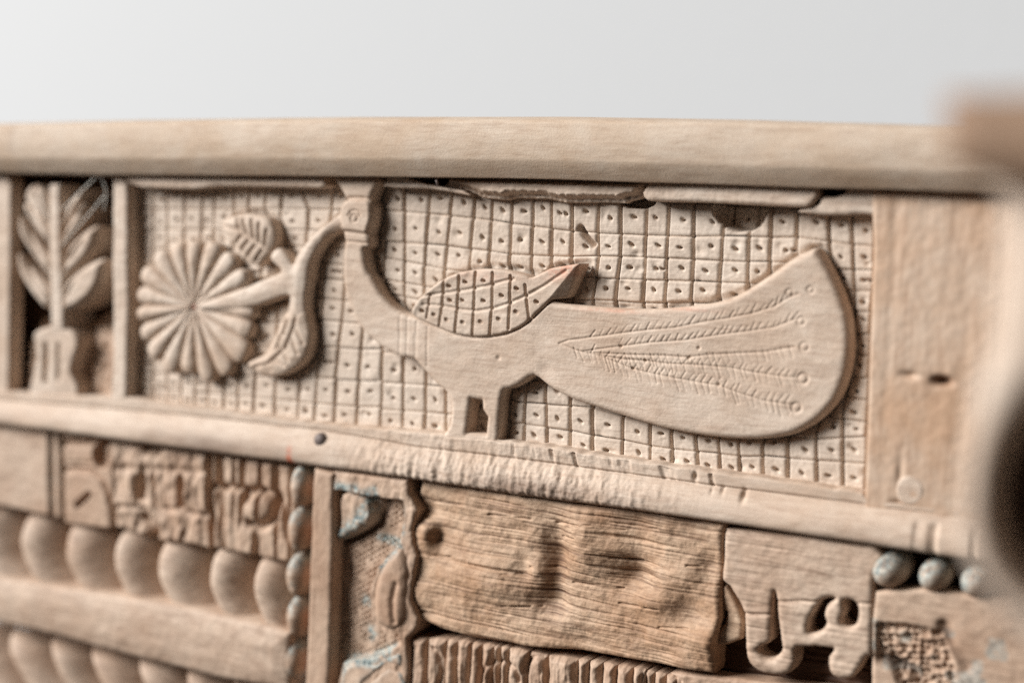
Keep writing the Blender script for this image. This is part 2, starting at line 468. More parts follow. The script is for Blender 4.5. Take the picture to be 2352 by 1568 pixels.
# ------------------------------------------------------------------ motif outlines
H_M = 0.0084
body_px = (T('Z1', [(385, 20), (440, 130), (525, 275), (505, 300), (470, 360), (455, 450), (465, 560), (475, 640), (505, 700), (508, 800)])
           + T('R2', [(222, 500), (226, 650), (268, 780), (320, 872), (420, 962), (520, 1014), (588, 1026), (640, 1082), (700, 1150), (762, 1205), (786, 1270), (780, 1360), (762, 1400), (740, 1462),
                      (1000, 1490), (1030, 1462), (1040, 1330), (1056, 1200), (1100, 1180), (1160, 1150), (1220, 1115), (1300, 1172), (1420, 1236), (1560, 1286)])
           + T('R3', [(100, 1006), (200, 1038), (330, 1082), (500, 1132), (650, 1162), (800, 1180), (930, 1184), (1050, 1172), (1140, 1138), (1215, 1085), (1280, 1010), (1320, 915), (1342, 800), (1338, 660), (1312, 560), (1268, 455), (1228, 380), (1188, 328),
                      (1150, 337), (1080, 372), (1010, 425), (930, 480), (850, 530), (760, 565), (640, 585), (500, 598), (350, 600), (200, 590), (60, 577)])
           + T('R2', [(1300, 722), (1180, 740), (900, 760), (640, 790), (580, 800), (500, 772), (424, 694), (372, 604), (346, 560), (330, 470)])
           + T('Z1', [(745, 850), (790, 832), (800, 740), (790, 690), (815, 610), (840, 520), (842, 380), (815, 290), (832, 230), (885, 20)]))
body = W(body_px, H_M)
leg_hole = W(T('R2', [(890, 1236), (945, 1245), (948, 1290), (975, 1332), (966, 1420), (870, 1412)]), H_M)
wing_px = T('R2', [(583, 792), (620, 712), (700, 642), (780, 592), (870, 566), (970, 555), (1080, 566), (1170, 588), (1212, 600), (1300, 556), (1380, 540), (1452, 530)]) + \
          T('Z2', [(930, 1040), (890, 1150), (810, 1320), (745, 1425), (600, 1445)]) + \
          T('R2', [(1300, 725), (1250, 772), (1200, 820), (1150, 858), (1080, 888), (1000, 904), (900, 908), (800, 890), (720, 860), (650, 830)])
wing = W(wing_px, H_M + 0.001)
branch_px = [(1400, 800), (1362, 831), (1314, 880), (1269, 920), (1234, 955), (1204, 992), (1180, 1027), (1168, 1058), (1150, 1030), (1125, 1000), (1104, 993), (1083, 1012), (1080, 1041), (1118, 1086), (1035, 1124),
             (898, 1182), (800, 1215), (800, 1240), (900, 1240), (1001, 1230), (1070, 1206), (1149, 1182), (1149, 1217), (1142, 1280), (1214, 1285), (1214, 1199), (1228, 1113), (1245, 1031), (1296, 955), (1358, 920), (1400, 900)]
branch = W(branch_px, H_M)
leaf_lo = W([(1148, 1240), (1115, 1290), (1087, 1355), (1053, 1413), (1018, 1434), (987, 1450), (987, 1467), (1018, 1489), (1053, 1503), (1104, 1506), (1156, 1486), (1208, 1441), (1228, 1393), (1235, 1345), (1225, 1286), (1212, 1240)], H_M)
leaf_up = W([(874, 893), (898, 872), (966, 855), (1018, 858), (1063, 872), (1087, 907), (1097, 948), (1090, 993), (1063, 1027), (1028, 1062), (1008, 1058), (966, 1027), (932, 982), (880, 913)], H_M)

# ---- peacock body
tail_lines = [
    [(40, 755), (80, 740), (250, 718), (420, 695), (550, 685), (700, 655), (800, 640), (900, 620), (1000, 590), (1060, 552), (1110, 532)],
    [(150, 790), (250, 775), (450, 750), (600, 740), (760, 715), (880, 700), (1000, 682), (1095, 645)],
    [(165, 795), (350, 805), (480, 808), (620, 816), (700, 805), (850, 798), (960, 792), (1090, 770)],
    [(40, 755), (130, 790), (200, 805), (330, 826), (430, 832), (520, 845), (650, 850), (800, 862), (900, 882), (1000, 898), (1100, 908)],
    [(165, 793), (270, 830), (370, 870), (460, 890), (560, 910), (700, 935), (750, 942), (850, 978), (950, 1010), (1075, 1030)]]
def peacock_h(U, V, d):
    H = np.full(U.shape, H_M) + fbm(U * 28, V * 40) * 0.0020 + fbm(U * 160, V * 260, 3) * 0.00016
    H += fbm(U * 700, V * 900, 2) * 0.00012
    tl_ = [W(T('R3', l), H_M) for l in tail_lines]
    H -= 0.00045 * seg_field(U, V, tl_, 0.0008)
    barbs = []
    r_ = np.random.default_rng(3)
    for li, (l, up, dn) in enumerate(zip(tail_lines, ((24, -36), (22, -32), None, (20, -28), (22, -34)), (None, None, (22, 42), (20, 44), (20, 50)))):
        l = np.array(l, float); xs = np.arange(l[0, 0] + 140 * (li in (1, 2)) + (60 if li in (3,) else 20), l[-1, 0] - 5, 31.0)
        if li == 0: xs = np.arange(185, 1050, 34.0)
        for x in xs:
            x = x + r_.uniform(-7, 7)
            y = np.interp(x, l[:, 0], l[:, 1])
            for kx, dvec in ((0, up), (1, dn)):
                if dvec is None: continue
                if li == 3 and kx == 0 and x < 420: continue
                s = r_.uniform(0.75, 1.25)
                o = 6 if dvec[1] < 0 else -6
                barbs.append(W(T('R3', [(x, y - o * -1 if dvec[1] > 0 else y - 4), (x + dvec[0] * s * r_.uniform(0.6, 1.2), y + dvec[1] * s)]), H_M))
    deep = r_.uniform(0.4, 1.0, len(barbs))
    C = np.zeros(U.shape)
    for dp in (0.5, 0.8, 1.0):
        sel = [b for b, q in zip(barbs, deep) if abs(q - dp) < 0.17]
        C = np.maximum(C, dp * seg_field(U, V, sel, 0.00062))
    H -= 0.00040 * C
    rings = []
    for cx, cy, rr in ((1130, 912, 22), (1101, 1042, 20), (1136, 770, 19), (1120, 655, 17), (1165, 514, 14), (1070, 528, 15)):
        rings.append(W(T('R3', [(cx + rr * math.cos(a), cy + rr * math.sin(a)) for a in np.linspace(0, 6.283, 20)]), H_M))
    H -= 0.0007 * seg_field(U, V, rings[:2], 0.0011) + 0.0005 * seg_field(U, V, rings[2:], 0.0009)
    dots = [W(T('R3', [(x, y)]), H_M) for x, y in ((755, 938), (315, 768), (423, 832), (620, 820), (370, 866), (665, 775))]
    H -= 0.0011 * seg_field(U, V, dots, 0.0012)
    # face
    hd = inside_dist(smooth_poly(W(T('Z1', [(525, 285), (470, 360), (452, 450), (465, 570), (500, 650), (640, 672), (785, 690), (812, 610), (838, 520), (840, 380), (812, 292), (670, 270)]), H_M), 3), U, V)
    H += 0.0012 * ss(-0.0006, 0.0024, hd)
    H -= 0.0012 * seg_field(U, V, [W(T('Z1', [(525, 278), (600, 268), (740, 272), (815, 285)]), H_M)], 0.0012, 'g')
    eye = [W(T('Z1', [(640 + 38 * math.cos(a), 500 + 46 * math.sin(a)) for a in np.linspace(0, 6.283, 22)]), H_M),
           W(T('Z1', [(572, 470), (600, 425), (645, 410), (690, 425), (715, 470)]), H_M)]
    H -= 0.0008 * seg_field(U, V, eye, 0.0009)
    H -= 0.0012 * seg_field(U, V, [W(T('Z1', [(440, 655), (560, 655), (700, 675), (800, 695)]), H_M)], 0.0011)
    H -= 0.0010 * seg_field(U, V, [W(T('Z1', [(500, 768), (600, 772), (790, 795)]), H_M)], 0.0010)
    # outline cut below the wing and shallow knife nicks on the breast
    H -= 0.0012 * seg_field(U, V, [W(T('R2', [(586, 797), (650, 836), (720, 866), (800, 896), (900, 914), (1000, 910), (1080, 894), (1150, 864), (1205, 824), (1255, 776), (1305, 728)]), H_M)], 0.0011)
    H -= 0.0003 * seg_field(U, V, [W(T('R2', l), H_M) for l in ([(520, 790), (518, 1000)], [(560, 800), (556, 1010)], [(668, 860), (664, 1060)], [(610, 830), (606, 1000)], [(600, 905), (602, 1030)])], 0.0012)
    # tail is hollowed a little toward its broad end, thick dropped rim
    c = W(T('R3', [(1000, 800)]), H_M)[0]
    H -= 0.0012 * np.exp(-(((U - c[0]) / 0.045) ** 2 + ((V - c[1]) / 0.030) ** 2))
    # rim rounded more at the broad end
    q = ss(c[0] - 0.02, c[0] + 0.03, U)
    rr = 0.0045
    k = np.clip(1 - d / rr, 0, 1)
    H -= q * rr * 0.9 * (1 - np.sqrt(1 - k * k))
    for (x, y, w_, dp) in ((2400, 1225, .012, .0), (2180, 1480, .004, .0006), (1993, 1431, .0012, .0008)):
        p = W([(x, y)], H_M)[0]; H -= dp * np.exp(-(((U - p[0]) / w_) ** 2 + ((V - p[1]) / w_) ** 2))
    return H
def peacock_mk(U, V, d):
    M = mk0(U)
    for x, y, su, sv, a in ((2460, 1243, .012, .0009, .5), (2760, 1238, .012, .0009, .4), (2340, 1238, 0.006, .0007, .3)):
        p = W([(x, y)], H_M)[0]; M[..., 1] += 0.6 * a * np.exp(-(((U - p[0]) / su) ** 2 + ((V - p[1]) / sv) ** 2))
    return M
def densify(P, m_=2): return smooth_poly(P, m_)
peacock = slab('peacock', densify(body, 3), peacock_h, -0.001, 0.00034, M_panel, bench, [leg_hole], r=0.0028, marks=peacock_mk)

def wing_h(U, V, d):
    H = np.full(U.shape, H_M + 0.0012) + fbm(U * 40, V * 50) * 0.0016 + fbm(U * 260, V * 400, 3) * 0.0004
    ta_, tb_ = W(T('Z2', [(905, 1030), (560, 1440)]), H_M)
    e_ = nrm(tb_ - ta_); side = (U - ta_[0]) * (-e_[1]) + (V - ta_[1]) * e_[0]
    if ((W(T('Z2', [(900, 1400)]), H_M)[0] - ta_) @ np.array([-e_[1], e_[0]])) < 0: side = -side
    H = H - 0.85 * np.clip(side - 0.0006, 0, 0.0085)
    tip = W(T('R2', [(1240, 690)]), H_M)[0]
    H += 0.0012 * ss(0, 0.03, U - tip[0])
    g = [[(760, 612), (748, 740), (733, 856)], [(838, 590), (828, 740), (817, 885)], [(922, 574), (914, 740), (908, 903)], [(1015, 575), (1010, 740), (998, 898)],
         [(1108, 592), (1104, 740), (1096, 868)], [(1184, 640), (1192, 720), (1204, 815)]]
    H -= 0.0015 * seg_field(U, V, [W(T('R2', l), H_M) for l in g], 0.00105)
    H -= 0.0010 * seg_field(U, V, [W(T('R2', [(686, 690), (676, 750), (668, 812)]), H_M)], 0.001)
    c1 = [[(640, 700), (700, 688), (800, 676), (900, 660), (1000, 640), (1080, 616), (1125, 608)], [(650, 740), (760, 750), (850, 768), (930, 775), (1020, 760), (1100, 735), (1200, 690), (1280, 645), (1340, 604), (1400, 565)]]
    H -= 0.0009 * seg_field(U, V, [W(T('R2', l), H_M) for l in c1], 0.0012)
    dots = [(643, 775), (705, 795), (773, 822), (857, 835), (950, 832), (1045, 818), (1137, 780), (1242, 728), (788, 720), (850, 720), (963, 722), (1060, 695), (1140, 658), (868, 625), (783, 645), (965, 618)]
    H -= 0.0030 * seg_field(U, V, [W(T('R2', [(x - 4, y - 2), (x + 4, y + 2)]), H_M) for x, y in dots], 0.0011)
    lip = seg_field(U, V, [W(T('R2', [(600, 775), (640, 712), (708, 655), (785, 606), (870, 580)]), H_M)], 0.0022, 'g')
    H += 0.0006 * lip
    return H
def wing_mk(U, V, d):
    M = mk0(U)
    p = W(T('R2', [(1392, 562)]), H_M)[0]
    M[..., 1] = 0.45 * np.exp(-(((U - p[0] - (V - p[1]) * 0.9) / .0085) ** 2 + ((V - p[1]) / .004) ** 2))
    p = W(T('R2', [(960, 592)]), H_M)[0]
    M[..., 1] += 0.16 * np.exp(-(((U - p[0]) / .02) ** 2 + ((V - p[1]) / .003) ** 2))
    return M
slab('wing', densify(wing, 3), wing_h, 0.0, 0.00032, M_panel, peacock, r=0.0014, marks=wing_mk)

# ---- branch and leaves
def branch_h(U, V, d):
    H = np.full(U.shape, H_M - 0.0004) + fbm(U * 50, V * 60) * 0.0022
    hx = W([(1330, 900)], H_M)[0][0]
    return H + 0.0010 * ss(0, 0.006, d) - 0.0032 * ss(hx - .008, hx + .004, U)
slab('branch', densify(branch, 3), branch_h, -0.001, 0.0005, M_panel, bench, r=0.0022)
def leaf_lo_h(U, V, d):
    H = np.full(U.shape, H_M - 0.0004) + fbm(U * 50, V * 60) * 0.002 + 0.0014 * ss(0, 0.006, d)
    v = [[(2140, 140), (2100, 320), (2010, 560), (1800, 740), (1640, 780)], [(2020, 240), (1980, 400)], [(2120, 310), (2210, 500)], [(2080, 450), (2150, 620)], [(1950, 420), (1900, 560)], [(1850, 690), (1990, 760)], [(1750, 620 + 130), (1830, 820)], [(1940, 540), (2040, 700)]]
    return H - 0.0015 * seg_field(U, V, [W(T('Z8', l), H_M) for l in v], 0.0013)
slab('leaf', densify(leaf_lo, 3), leaf_lo_h, -0.001, 0.0005, M_panel, bench, r=0.0022)
def leaf_up_h(U, V, d):
    H = np.full(U.shape, H_M - 0.001) + fbm(U * 50, V * 60) * 0.001 + 0.0014 * ss(0, 0.005, d)
    v = [[(1250, 580), (1450, 640), (1600, 740), (1830, 900)], [(1480, 650), (1440, 510)], [(1570, 700), (1510, 520)], [(1640, 760), (1610, 520)], [(1700, 800), (1700, 560)], [(1760, 850), (1790, 640)],
         [(1500, 700), (1420, 790)], [(1580, 760), (1480, 880)], [(1660, 810), (1560, 940)], [(1740, 860), (1650, 1000)]]
    return H - 0.0017 * seg_field(U, V, [W(T('Z7', l), H_M) for l in v], 0.0014)
slab('leaf', densify(leaf_up, 3), leaf_up_h, -0.001, 0.0005, M_panel, bench, r=0.002)

# ---- flower of separate petals
FC = W([(762, 1226)], H_M)[0]
tips = [(770, 966), (846, 972), (922, 1030), (975, 1104), (1004, 1182), (1003, 1246), (992, 1318), (968, 1428), (898, 1497), (826, 1524), (742, 1494), (655, 1480), (590, 1418), (553, 1335), (545, 1258), (543, 1180), (562, 1092), (618, 1018), (690, 980)]
tw = W(tips, H_M)
flower = bpy.data.objects.new('flower', None); COL.objects.link(flower); flower.parent = bench
def centre_boss():
    n, m_ = 8, 24; G = np.zeros((n, m_ + 1, 3))
    for i in range(n):
        r = 0.0045 * i / (n - 1)
        for j in range(m_ + 1):
            a = j / m_ * 2 * math.pi
            G[i, j] = (FC[0] + r * math.cos(a), -(H_M - 0.0022 - 0.5 * r), FC[1] + r * math.sin(a))
    mk = np.zeros((n * (m_ + 1), 4)); mk[:, 1] = 0.55
    sheet('flower_centre', G, M_panel, flower, mk)
centre_boss()
ang = np.unwrap([math.atan2(p[1] - FC[1], p[0] - FC[0]) for p in tw])
for i in range(len(tw)):
    a0 = ang[i]; an = ang[(i + 1) % len(tw)] ; ap = ang[i - 1]
    wrap = lambda a: (a + math.pi) % (2 * math.pi) - math.pi
    lo = a0 + wrap(ap - a0) * 0.5; hi = a0 + wrap(an - a0) * 0.5
    Lr = np.hypot(*(tw[i] - FC))
    n, m_ = 30, 15
    G = np.zeros((n, m_ + 2, 3))
    jit = rng.uniform(-0.0008, 0.0008)
    for k in range(n):
        s = k / (n - 1)
        for j in range(m_):
            t = j / (m_ - 1) * 2 - 1
            a = (lo + hi) / 2 + (hi - lo) / 2 * t * 0.985
            endr = Lr * (1 - 0.09 * (abs(t) ** 3))
            r = 0.002 + (endr - 0.002) * s
            endq = np.clip((s - 0.80) / 0.20, 0, 1)
            hw = r * (hi - lo) / 2 * 1
            bul = min(0.0042, abs(hw) * 0.95)
            h = H_M - 0.0024 + 0.68 * bul * ((1 - abs(t) ** 2.6) - 0.15) - 0.0016 * endq ** 3 + jit + 0.0005 * vn(r * 300, i * 5 + t * 2)
            G[k, j + 1] = (FC[0] + r * math.cos(a), -h, FC[1] + r * math.sin(a))
        G[k, 0] = G[k, 1]; G[k, 0, 1] = 0.0; G[k, m_ + 1] = G[k, m_]; G[k, m_ + 1, 1] = 0.0
    capr = G[-1:].copy(); capr[..., 1] = 0.0
    G = np.concatenate([G, capr])
    sheet('petal', G, M_panel, flower)

# ------------------------------------------------------------------ carved lattice ground
KX = [1544, 1800, 1960, 2050, 2290, 2396, 2590, 2776, 2895, 3085, 3190, 3320, 3450]
rT = [[722, 755, 770, 770, 785, 790, 800, 812, 820, 820, 830, 850, 850],
      [841, 862, 880, 895, 925, 932, 942, 946, 945, 950, 950, 965, 985],
      [965, 985, 1005, 1019, 1027, 1024, 1029, 1038, 1045, 1048, 1050, 1075, 1082],
      [1031, 1080, 1100, 1110, 1110, 1112, 1120, 1125, 1131, 1135, 1140, 1160, 1165],
      [1117, 1165, 1190, 1195, 1199, 1199, 1213, 1210, 1215, 1225, 1235, 1240, 1245]]
BX = [1544, 1700, 1800, 2106, 2189, 2282, 2372, 2489, 2600, 2693, 2790, 2884, 2960, 3056, 3155, 3272, 3375, 3450]
rB = [[1407, 1420, 1440, 1520, 1525, 1535, 1545, 1560, 1580, 1600, 1615, 1625, 1635, 1640, 1650, 1660, 1675, 1690],
      [1530, 1540, 1550, 1612, 1617, 1623, 1630, 1665, 1690, 1705, 1715, 1722, 1730, 1740, 1748, 1757, 1750, 1745],
      [1637, 1648, 1656, 1696, 1710, 1722, 1742, 1760, 1783, 1795, 1806, 1815, 1825, 1823, 1832, 1842, 1848, 1855],
      [1722, 1734, 1746, 1778, 1792, 1806, 1819, 1840, 1858, 1868, 1884, 1898, 1908, 1918, 1934, 1945, 1963, 1975]]
def rows_right(x):
    t = [np.interp(x, KX, r) for r in rT]; b = [np.interp(x, BX, r) for r in rB]
    mid = [t[-1] + (b[0] - t[-1]) * k / 5 for k in range(1, 5)]
    return t + mid + b
LXk = [553, 1260, 1440]
rL = [[735, 728, 730], [836, 836, 840], [917, 920, 935], [1000, 985, 1000], [1080, 1048, 1065], [1165, 1110, 1130], [1250, 1189, 1210], [1330, 1276, 1295], [1410, 1382, 1397], [1490, 1510, 1522], [1545, 1613, 1628], [1605, 1697, 1710]]
def rows_left(x): return [np.interp(x, LXk, r) for r in rL]
# upright grooves: lists of (x,y)
cols_left = [[(500, 740), (500, 1600)], [(553, 740), (553, 1600)], [(614, 740), (612, 1600)], [(670, 740), (670, 1600)], [(741, 740), (726, 1600)], [(812, 740), (781, 1600)],
             [(860, 740), (832, 1620)], [(941, 740), (894, 1620)], [(998, 740), (950, 1640)], [(1066, 740), (1012, 1660)], [(1127, 740), (1098, 1680)],
             [(1196, 740), (1186, 1690)], [(1264, 740), (1250, 1000), (1230, 1400), (1200, 1690)],
             [(1333, 786), (1303, 1027), (1293, 1216), (1272, 1475), (1257, 1690)], [(1400, 780), (1374, 1234), (1355, 1389), (1344, 1510), (1336, 1690)],
             [(1470, 780), (1451, 1327), (1436, 1500), (1425, 1700)], [(1545, 760), (1540, 980), (1536, 1100), (1530, 1407), (1523, 1710)]]
del cols_left[12]
cols_left[11] = [(1196, 740), (1235, 830), (1215, 1300), (1190, 1690)]
cols_left.insert(12, [(1264, 740), (1264, 980), (1255, 1200), (1225, 1500), (1222, 1690)]) if False else None
cols_right = [[(1545, 750), (1540, 980), (1536, 1100), (1530, 1407), (1523, 1730)], [(1618, 760), (1620, 1200), (1613, 1441), (1611, 1740)],
              [(1720, 780), (1703, 993), (1696, 1130), (1706, 1527), (1699, 1750)], [(1808, 790), (1792, 941), (1778, 1096), (1785, 1760)],
              [(1901, 790), (1889, 941), (1878, 1072), (1868, 1765)], [(1971, 800), (1957, 1065), (1950, 1770)],
              [(2052, 790), (2038, 1086), (2030, 1790)], [(2134, 800), (2126, 1096), (2103, 1570), (2096, 1790)], [(2208, 800), (2207, 1062), (2184, 1543), (2189, 1800)],
              [(2293, 800), (2286, 1027), (2282, 1595), (2282, 1820)], [(2398, 800), (2393, 934), (2396, 1027), (2386, 1113), (2372, 1199), (2370, 1643), (2372, 1830)],
              [(2486, 800), (2482, 1031), (2461, 1213), (2492, 1670), (2489, 1850)], [(2589, 800), (2582, 1027), (2572, 1213), (2602, 1708), (2602, 1870)],
              [(2677, 820), (2668, 1044), (2661, 1210), (2688, 1730), (2693, 1880)], [(2776, 820), (2775, 1044), (2764, 1206), (2785, 1747), (2798, 1890)],
              [(2900, 830), (2891, 962), (2877, 1168), (2875, 1760), (2884, 1900)], [(3001, 830), (2993, 1141), (2955, 1773), (2962, 1910)],
              [(3089, 840), (3079, 1089), (3050, 1777), (3056, 1920)], [(3191, 850), (3187, 996), (3153, 1769), (3155, 1940)],
              [(3316, 860), (3323, 1072), (3330, 1300), (3265, 1726), (3272, 1950)], [(3408, 860), (3420, 1199), (3400, 1450), (3371, 1622), (3375, 1970)],
              [(3500, 860), (3502, 1000), (3480, 1450), (3462, 2000)]]
def cx_at(c, y):
    c = sorted(c, key=lambda p: p[1]); return np.interp(y, [p[1] for p in c], [p[0] for p in c])
from math import hypot
def in_poly(P, pts):
    pts = np.asarray(pts); return inside_dist(P, pts[:, 0].copy(), pts[:, 1].copy())
lattice = bpy.data.objects.new('lattice_ground', None); COL.objects.link(lattice); lattice.parent = bench
covers = [body, branch, leaf_lo, leaf_up, wing]
fl_px = np.array([W([t], H_M)[0] for t in tips])
covers.append(FC + (fl_px - FC) * 0.93)
gouge = T('Z2', [(935, 622), (985, 700), (1040, 770), (1078, 805)])
n_cells = 0
N = 19
tt = np.linspace(0, 1, N)
# finer lines close to the cell edges
pe = np.concatenate([[0, .03, .07, .12], np.linspace(.18, .82, 16), [.88, .93, .97, 1]])
def cell(corner_fn, seed, left):
    global n_cells
    r_ = np.random.default_rng(seed)
    S_, T_ = np.meshgrid(pe, pe)
    PX, PY = corner_fn(S_, T_)
    uv = W(np.stack([PX, PY], -1), 0.0)
    U, V = uv[..., 0], uv[..., 1]
    # hidden wholly behind a motif?
    chk = uv[::5, ::5].reshape(-1, 2)
    for c in covers:
        q = inside_dist(c, chk[:, 0].copy(), chk[:, 1].copy())
        if c is body: q = np.minimum(q, -inside_dist(leg_hole, chk[:, 0].copy(), chk[:, 1].copy()))
        if q.min() > 0.006: return
    wu = np.hypot(U[0, -1] - U[0, 0], V[0, -1] - V[0, 0]); hv = np.hypot(U[-1, 0] - U[0, 0], V[-1, 0] - V[0, 0])
    if wu < 0.002 or hv < 0.002: return
    ds = np.minimum(S_, 1 - S_) * wu; dt = np.minimum(T_, 1 - T_) * hv
    dl = S_ * wu; dr = (1 - S_) * wu
    dep = r_.uniform(0.0016, 0.0028); dep2 = r_.uniform(0.0006, 0.0013)
    H = fbm(U * 90, V * 120) * 0.0010 + r_.uniform(-0.0003, 0.0003)
    H += (S_ - 0.5) * r_.uniform(-.0004, .0004) + (T_ - 0.5) * r_.uniform(-.0005, .0005)
    H -= dep * np.clip(1 - dl / 0.0008, 0, 1) ** 1.1 + dep * np.clip(1 - dr / r_.uniform(0.0010, 0.0018), 0, 1) ** 1.2
    H -= dep2 * np.clip(1 - dt / 0.0008, 0, 1)
    H += fbm(U * 900, V * 900, 2) * 0.00030
    # punched mark
    cu, cv = 0.5 + r_.normal(0, .06), 0.5 + r_.normal(0, .07)
    n_p = 2 if r_.random() < 0.04 else 1
    for q in range(n_p):
        if q: cu = cu + .28
        du = (S_ - cu) * wu; dv = (T_ - cv) * hv
        ang_ = math.radians(r_.normal(32 if not left else 20, 14))
        a = du * math.cos(ang_) + dv * math.sin(ang_); b = -du * math.sin(ang_) + dv * math.cos(ang_)
        dd = (a / (0.00105 * r_.uniform(.85, 1.3))) ** 2 + (b / (0.00062 * r_.uniform(.8, 1.2))) ** 2
        H -= 0.0042 * np.exp(-dd * 1.1)
    # chips
    if r_.random() < 0.35:
        kx, ky = r_.random(), r_.random()
        H -= 0.0009 * np.exp(-(((S_ - kx) / .16) ** 2 + ((T_ - ky) / .14) ** 2))
    near = np.full(U.shape, 1e3)
    for c in covers:
        near = np.minimum(near, np.abs(np.minimum(inside_dist(c, U, V), 0)))
    H -= 0.0020 * (1 - ss(0.0, 0.0040, near)) * (0.6 + 0.8 * vn(U * 200, V * 200))
    # the worm gouge
    gw = W(gouge, 0.0)
    dg = np.full(U.shape, 1e3)
    for A2, B2 in zip(gw[:-1], gw[1:]):
        e = B2 - A2; L2 = e @ e
        t = np.clip(((U - A2[0]) * e[0] + (V - A2[1]) * e[1]) / L2, 0, 1)
        dg = np.minimum(dg, np.hypot(U - A2[0] - t * e[0], V - A2[1] - t * e[1]))
    H -= 0.0060 * np.exp(-(dg / 0.0012) ** 2)
    # broken hollow under the top strip
    p = W(T('Z3', [(470, 400)]), 0)[0]
    q = ((U - p[0]) / 0.0125) ** 2 + ((V - p[1]) / 0.0095) ** 2
    H -= 0.012 * (1 - ss(0.75, 1.15, q + 0.4 * fbm(U * 200, V * 200)))
    p = W(T('Z2', [(1600, 300)]), 0)[0]
    q = ((U - p[0]) / 0.009) ** 2 + ((V - p[1]) / 0.0035) ** 2
    H -= 0.008 * (1 - ss(0.75, 1.15, q))
    G = np.stack([U, -H, V], -1)
    mk = None
    sheet('carved_square', G[::-1], M_cell, lattice, mk)
    n_cells += 1

seed = 100
for c0, c1 in zip(cols_right[:-1], cols_right[1:]):
    for k in range(12):
        def fn(S_, T_, c0=c0, c1=c1, k=k):
            xm = (cx_at(c0, 1000) + cx_at(c1, 1000)) / 2
            def edge(c, kk):
                x = cx_at(c, 1200)
                for _ in range(3):
                    y = rows_right(x)[kk]; x = cx_at(c, y)
                return x, y
            a = edge(c0, k); b = edge(c1, k); c = edge(c0, k + 1); d_ = edge(c1, k + 1)
            yl = a[1] * (1 - T_) + c[1] * T_; yr = b[1] * (1 - T_) + d_[1] * T_
            y = yl * (1 - S_) + yr * S_
            x = cx_at(c0, yl) * (1 - S_) + cx_at(c1, yr) * S_
            return x, y
        seed += 1
        cell(fn, seed, False)
for c0, c1 in zip(cols_left[:-1], cols_left[1:]):
    for k in range(11):
        def fn(S_, T_, c0=c0, c1=c1, k=k):
            def edge(c, kk):
                x = cx_at(c, 1200)
                for _ in range(3):
                    y = rows_left(x)[kk]; x = cx_at(c, y)
                return x, y
            a = edge(c0, k); b = edge(c1, k); c = edge(c0, k + 1); d_ = edge(c1, k + 1)
            yl = a[1] * (1 - T_) + c[1] * T_; yr = b[1] * (1 - T_) + d_[1] * T_
            y = yl * (1 - S_) + yr * S_
            x = cx_at(c0, yl) * (1 - S_) + cx_at(c1, yr) * S_
            return x, y
        seed += 1
        cell(fn, seed, True)
print('cells', n_cells)

# ------------------------------------------------------------------ frame pieces
def rect_px(x0, y0, x1, y1): return [(x0, y0), (x1, y0), (x1, y1), (x0, y1)]
def block(name, px, h, back, res, mat, parent=bench, r=0.0015, feat=None, rough=1.0, marks=None, smooth=0, holes=(), und=0.0012):
    P = W(px, h)
    if smooth: P = smooth_poly(P, smooth)
    def hf(U, V, d):
        H = np.full(U.shape, h) + fbm(U * 50 + h * 999, V * 70) * und + fbm(U * 300, V * 300, 3) * 0.0005 * rough
        if feat: H = feat(U, V, d, H)
        return H
    return slab(name, P, hf, back, res, mat, parent, holes, r, marks)

# top strips (broken)
HS = H_F + 0.001
block('top_strip', T('Z7', [(120, -20), (170, 90), (320, 140), (600, 160), (950, 160), (1250, 128), (1700, 138), (2000, 146)]) + T('Z1', [(0, 150), (250, 150), (300, 120), (240, -10)]), HS, -.002, 0.0006, M_panel)
block('top_strip', T('Z1', [(1010, -10), (1000, 60), (960, 130), (1100, 150), (1300, 152), (1500, 160), (1700, 190), (1850, 222), (1980, 240), (1900, 180), (1640, 135), (1480, 110), (1300, 60), (1180, 10)]), HS - .002, -.002, 0.0005, M_panel, r=0.001)
block('top_strip', T('Z1', [(1700, -10), (1620, 125), (1900, 185), (2060, 262), (2323, 290)]) + T('Z2', [(110, 262), (500, 275), (700, 318), (850, 320), (1130, 315), (1400, 325), (1440, 300), (1560, 270), (1640, 215), (1715, 40)]), HS - 0.0006, -.002, 0.0005, M_panel, r=0.0012,
      feat=lambda U, V, d, H: H - 0.006 * (1 - ss(0.0012, 0.0040, d)) * 0.8 + np.where(d < .004, fbm(U * 500, V * 500, 3) * .002, 0))
block('top_strip', T('Z2', [(1730, 60), (1700, 110), (1642, 205), (1660, 262), (1710, 300), (1800, 308), (2323, 318)]) + T('Z3', [(0, 318), (400, 340), (690, 355), (1240, 378), (1300, 340), (1372, 250), (1368, 60)]), HS + 0.0008, 0.003, 0.0005, M_panel, r=0.0022)
block('top_strip', T('Z3', [(1375, 330), (1420, 250), (1560, 260), (1700, 190), (1700, 90), (2080, 90), (2080, 440), (1900, 455), (1500, 470), (1120, 430), (1250, 380)]), HS - 0.0015, -.002, 0.0006, M_panel, r=0.002, smooth=2)
# divider and left stile
block('divider', T('Z7', [(-10, 60), (0, 20), (130, 30), (165, 120), (172, 700), (182, 1500)]) + T('Z8', [(165, 600), (158, 1180), (-30, 1190), (-5, 600)]), H_F, -.002, 0.0006, M_panel, r=0.0022)
block('left_stile', [(-350, 690), (28, 700), (44, 735), (42, 1100), (34, 1560), (20, 1620), (-350, 1600)], H_F - .001, -.002, 0.0008, M_panel, r=0.002)
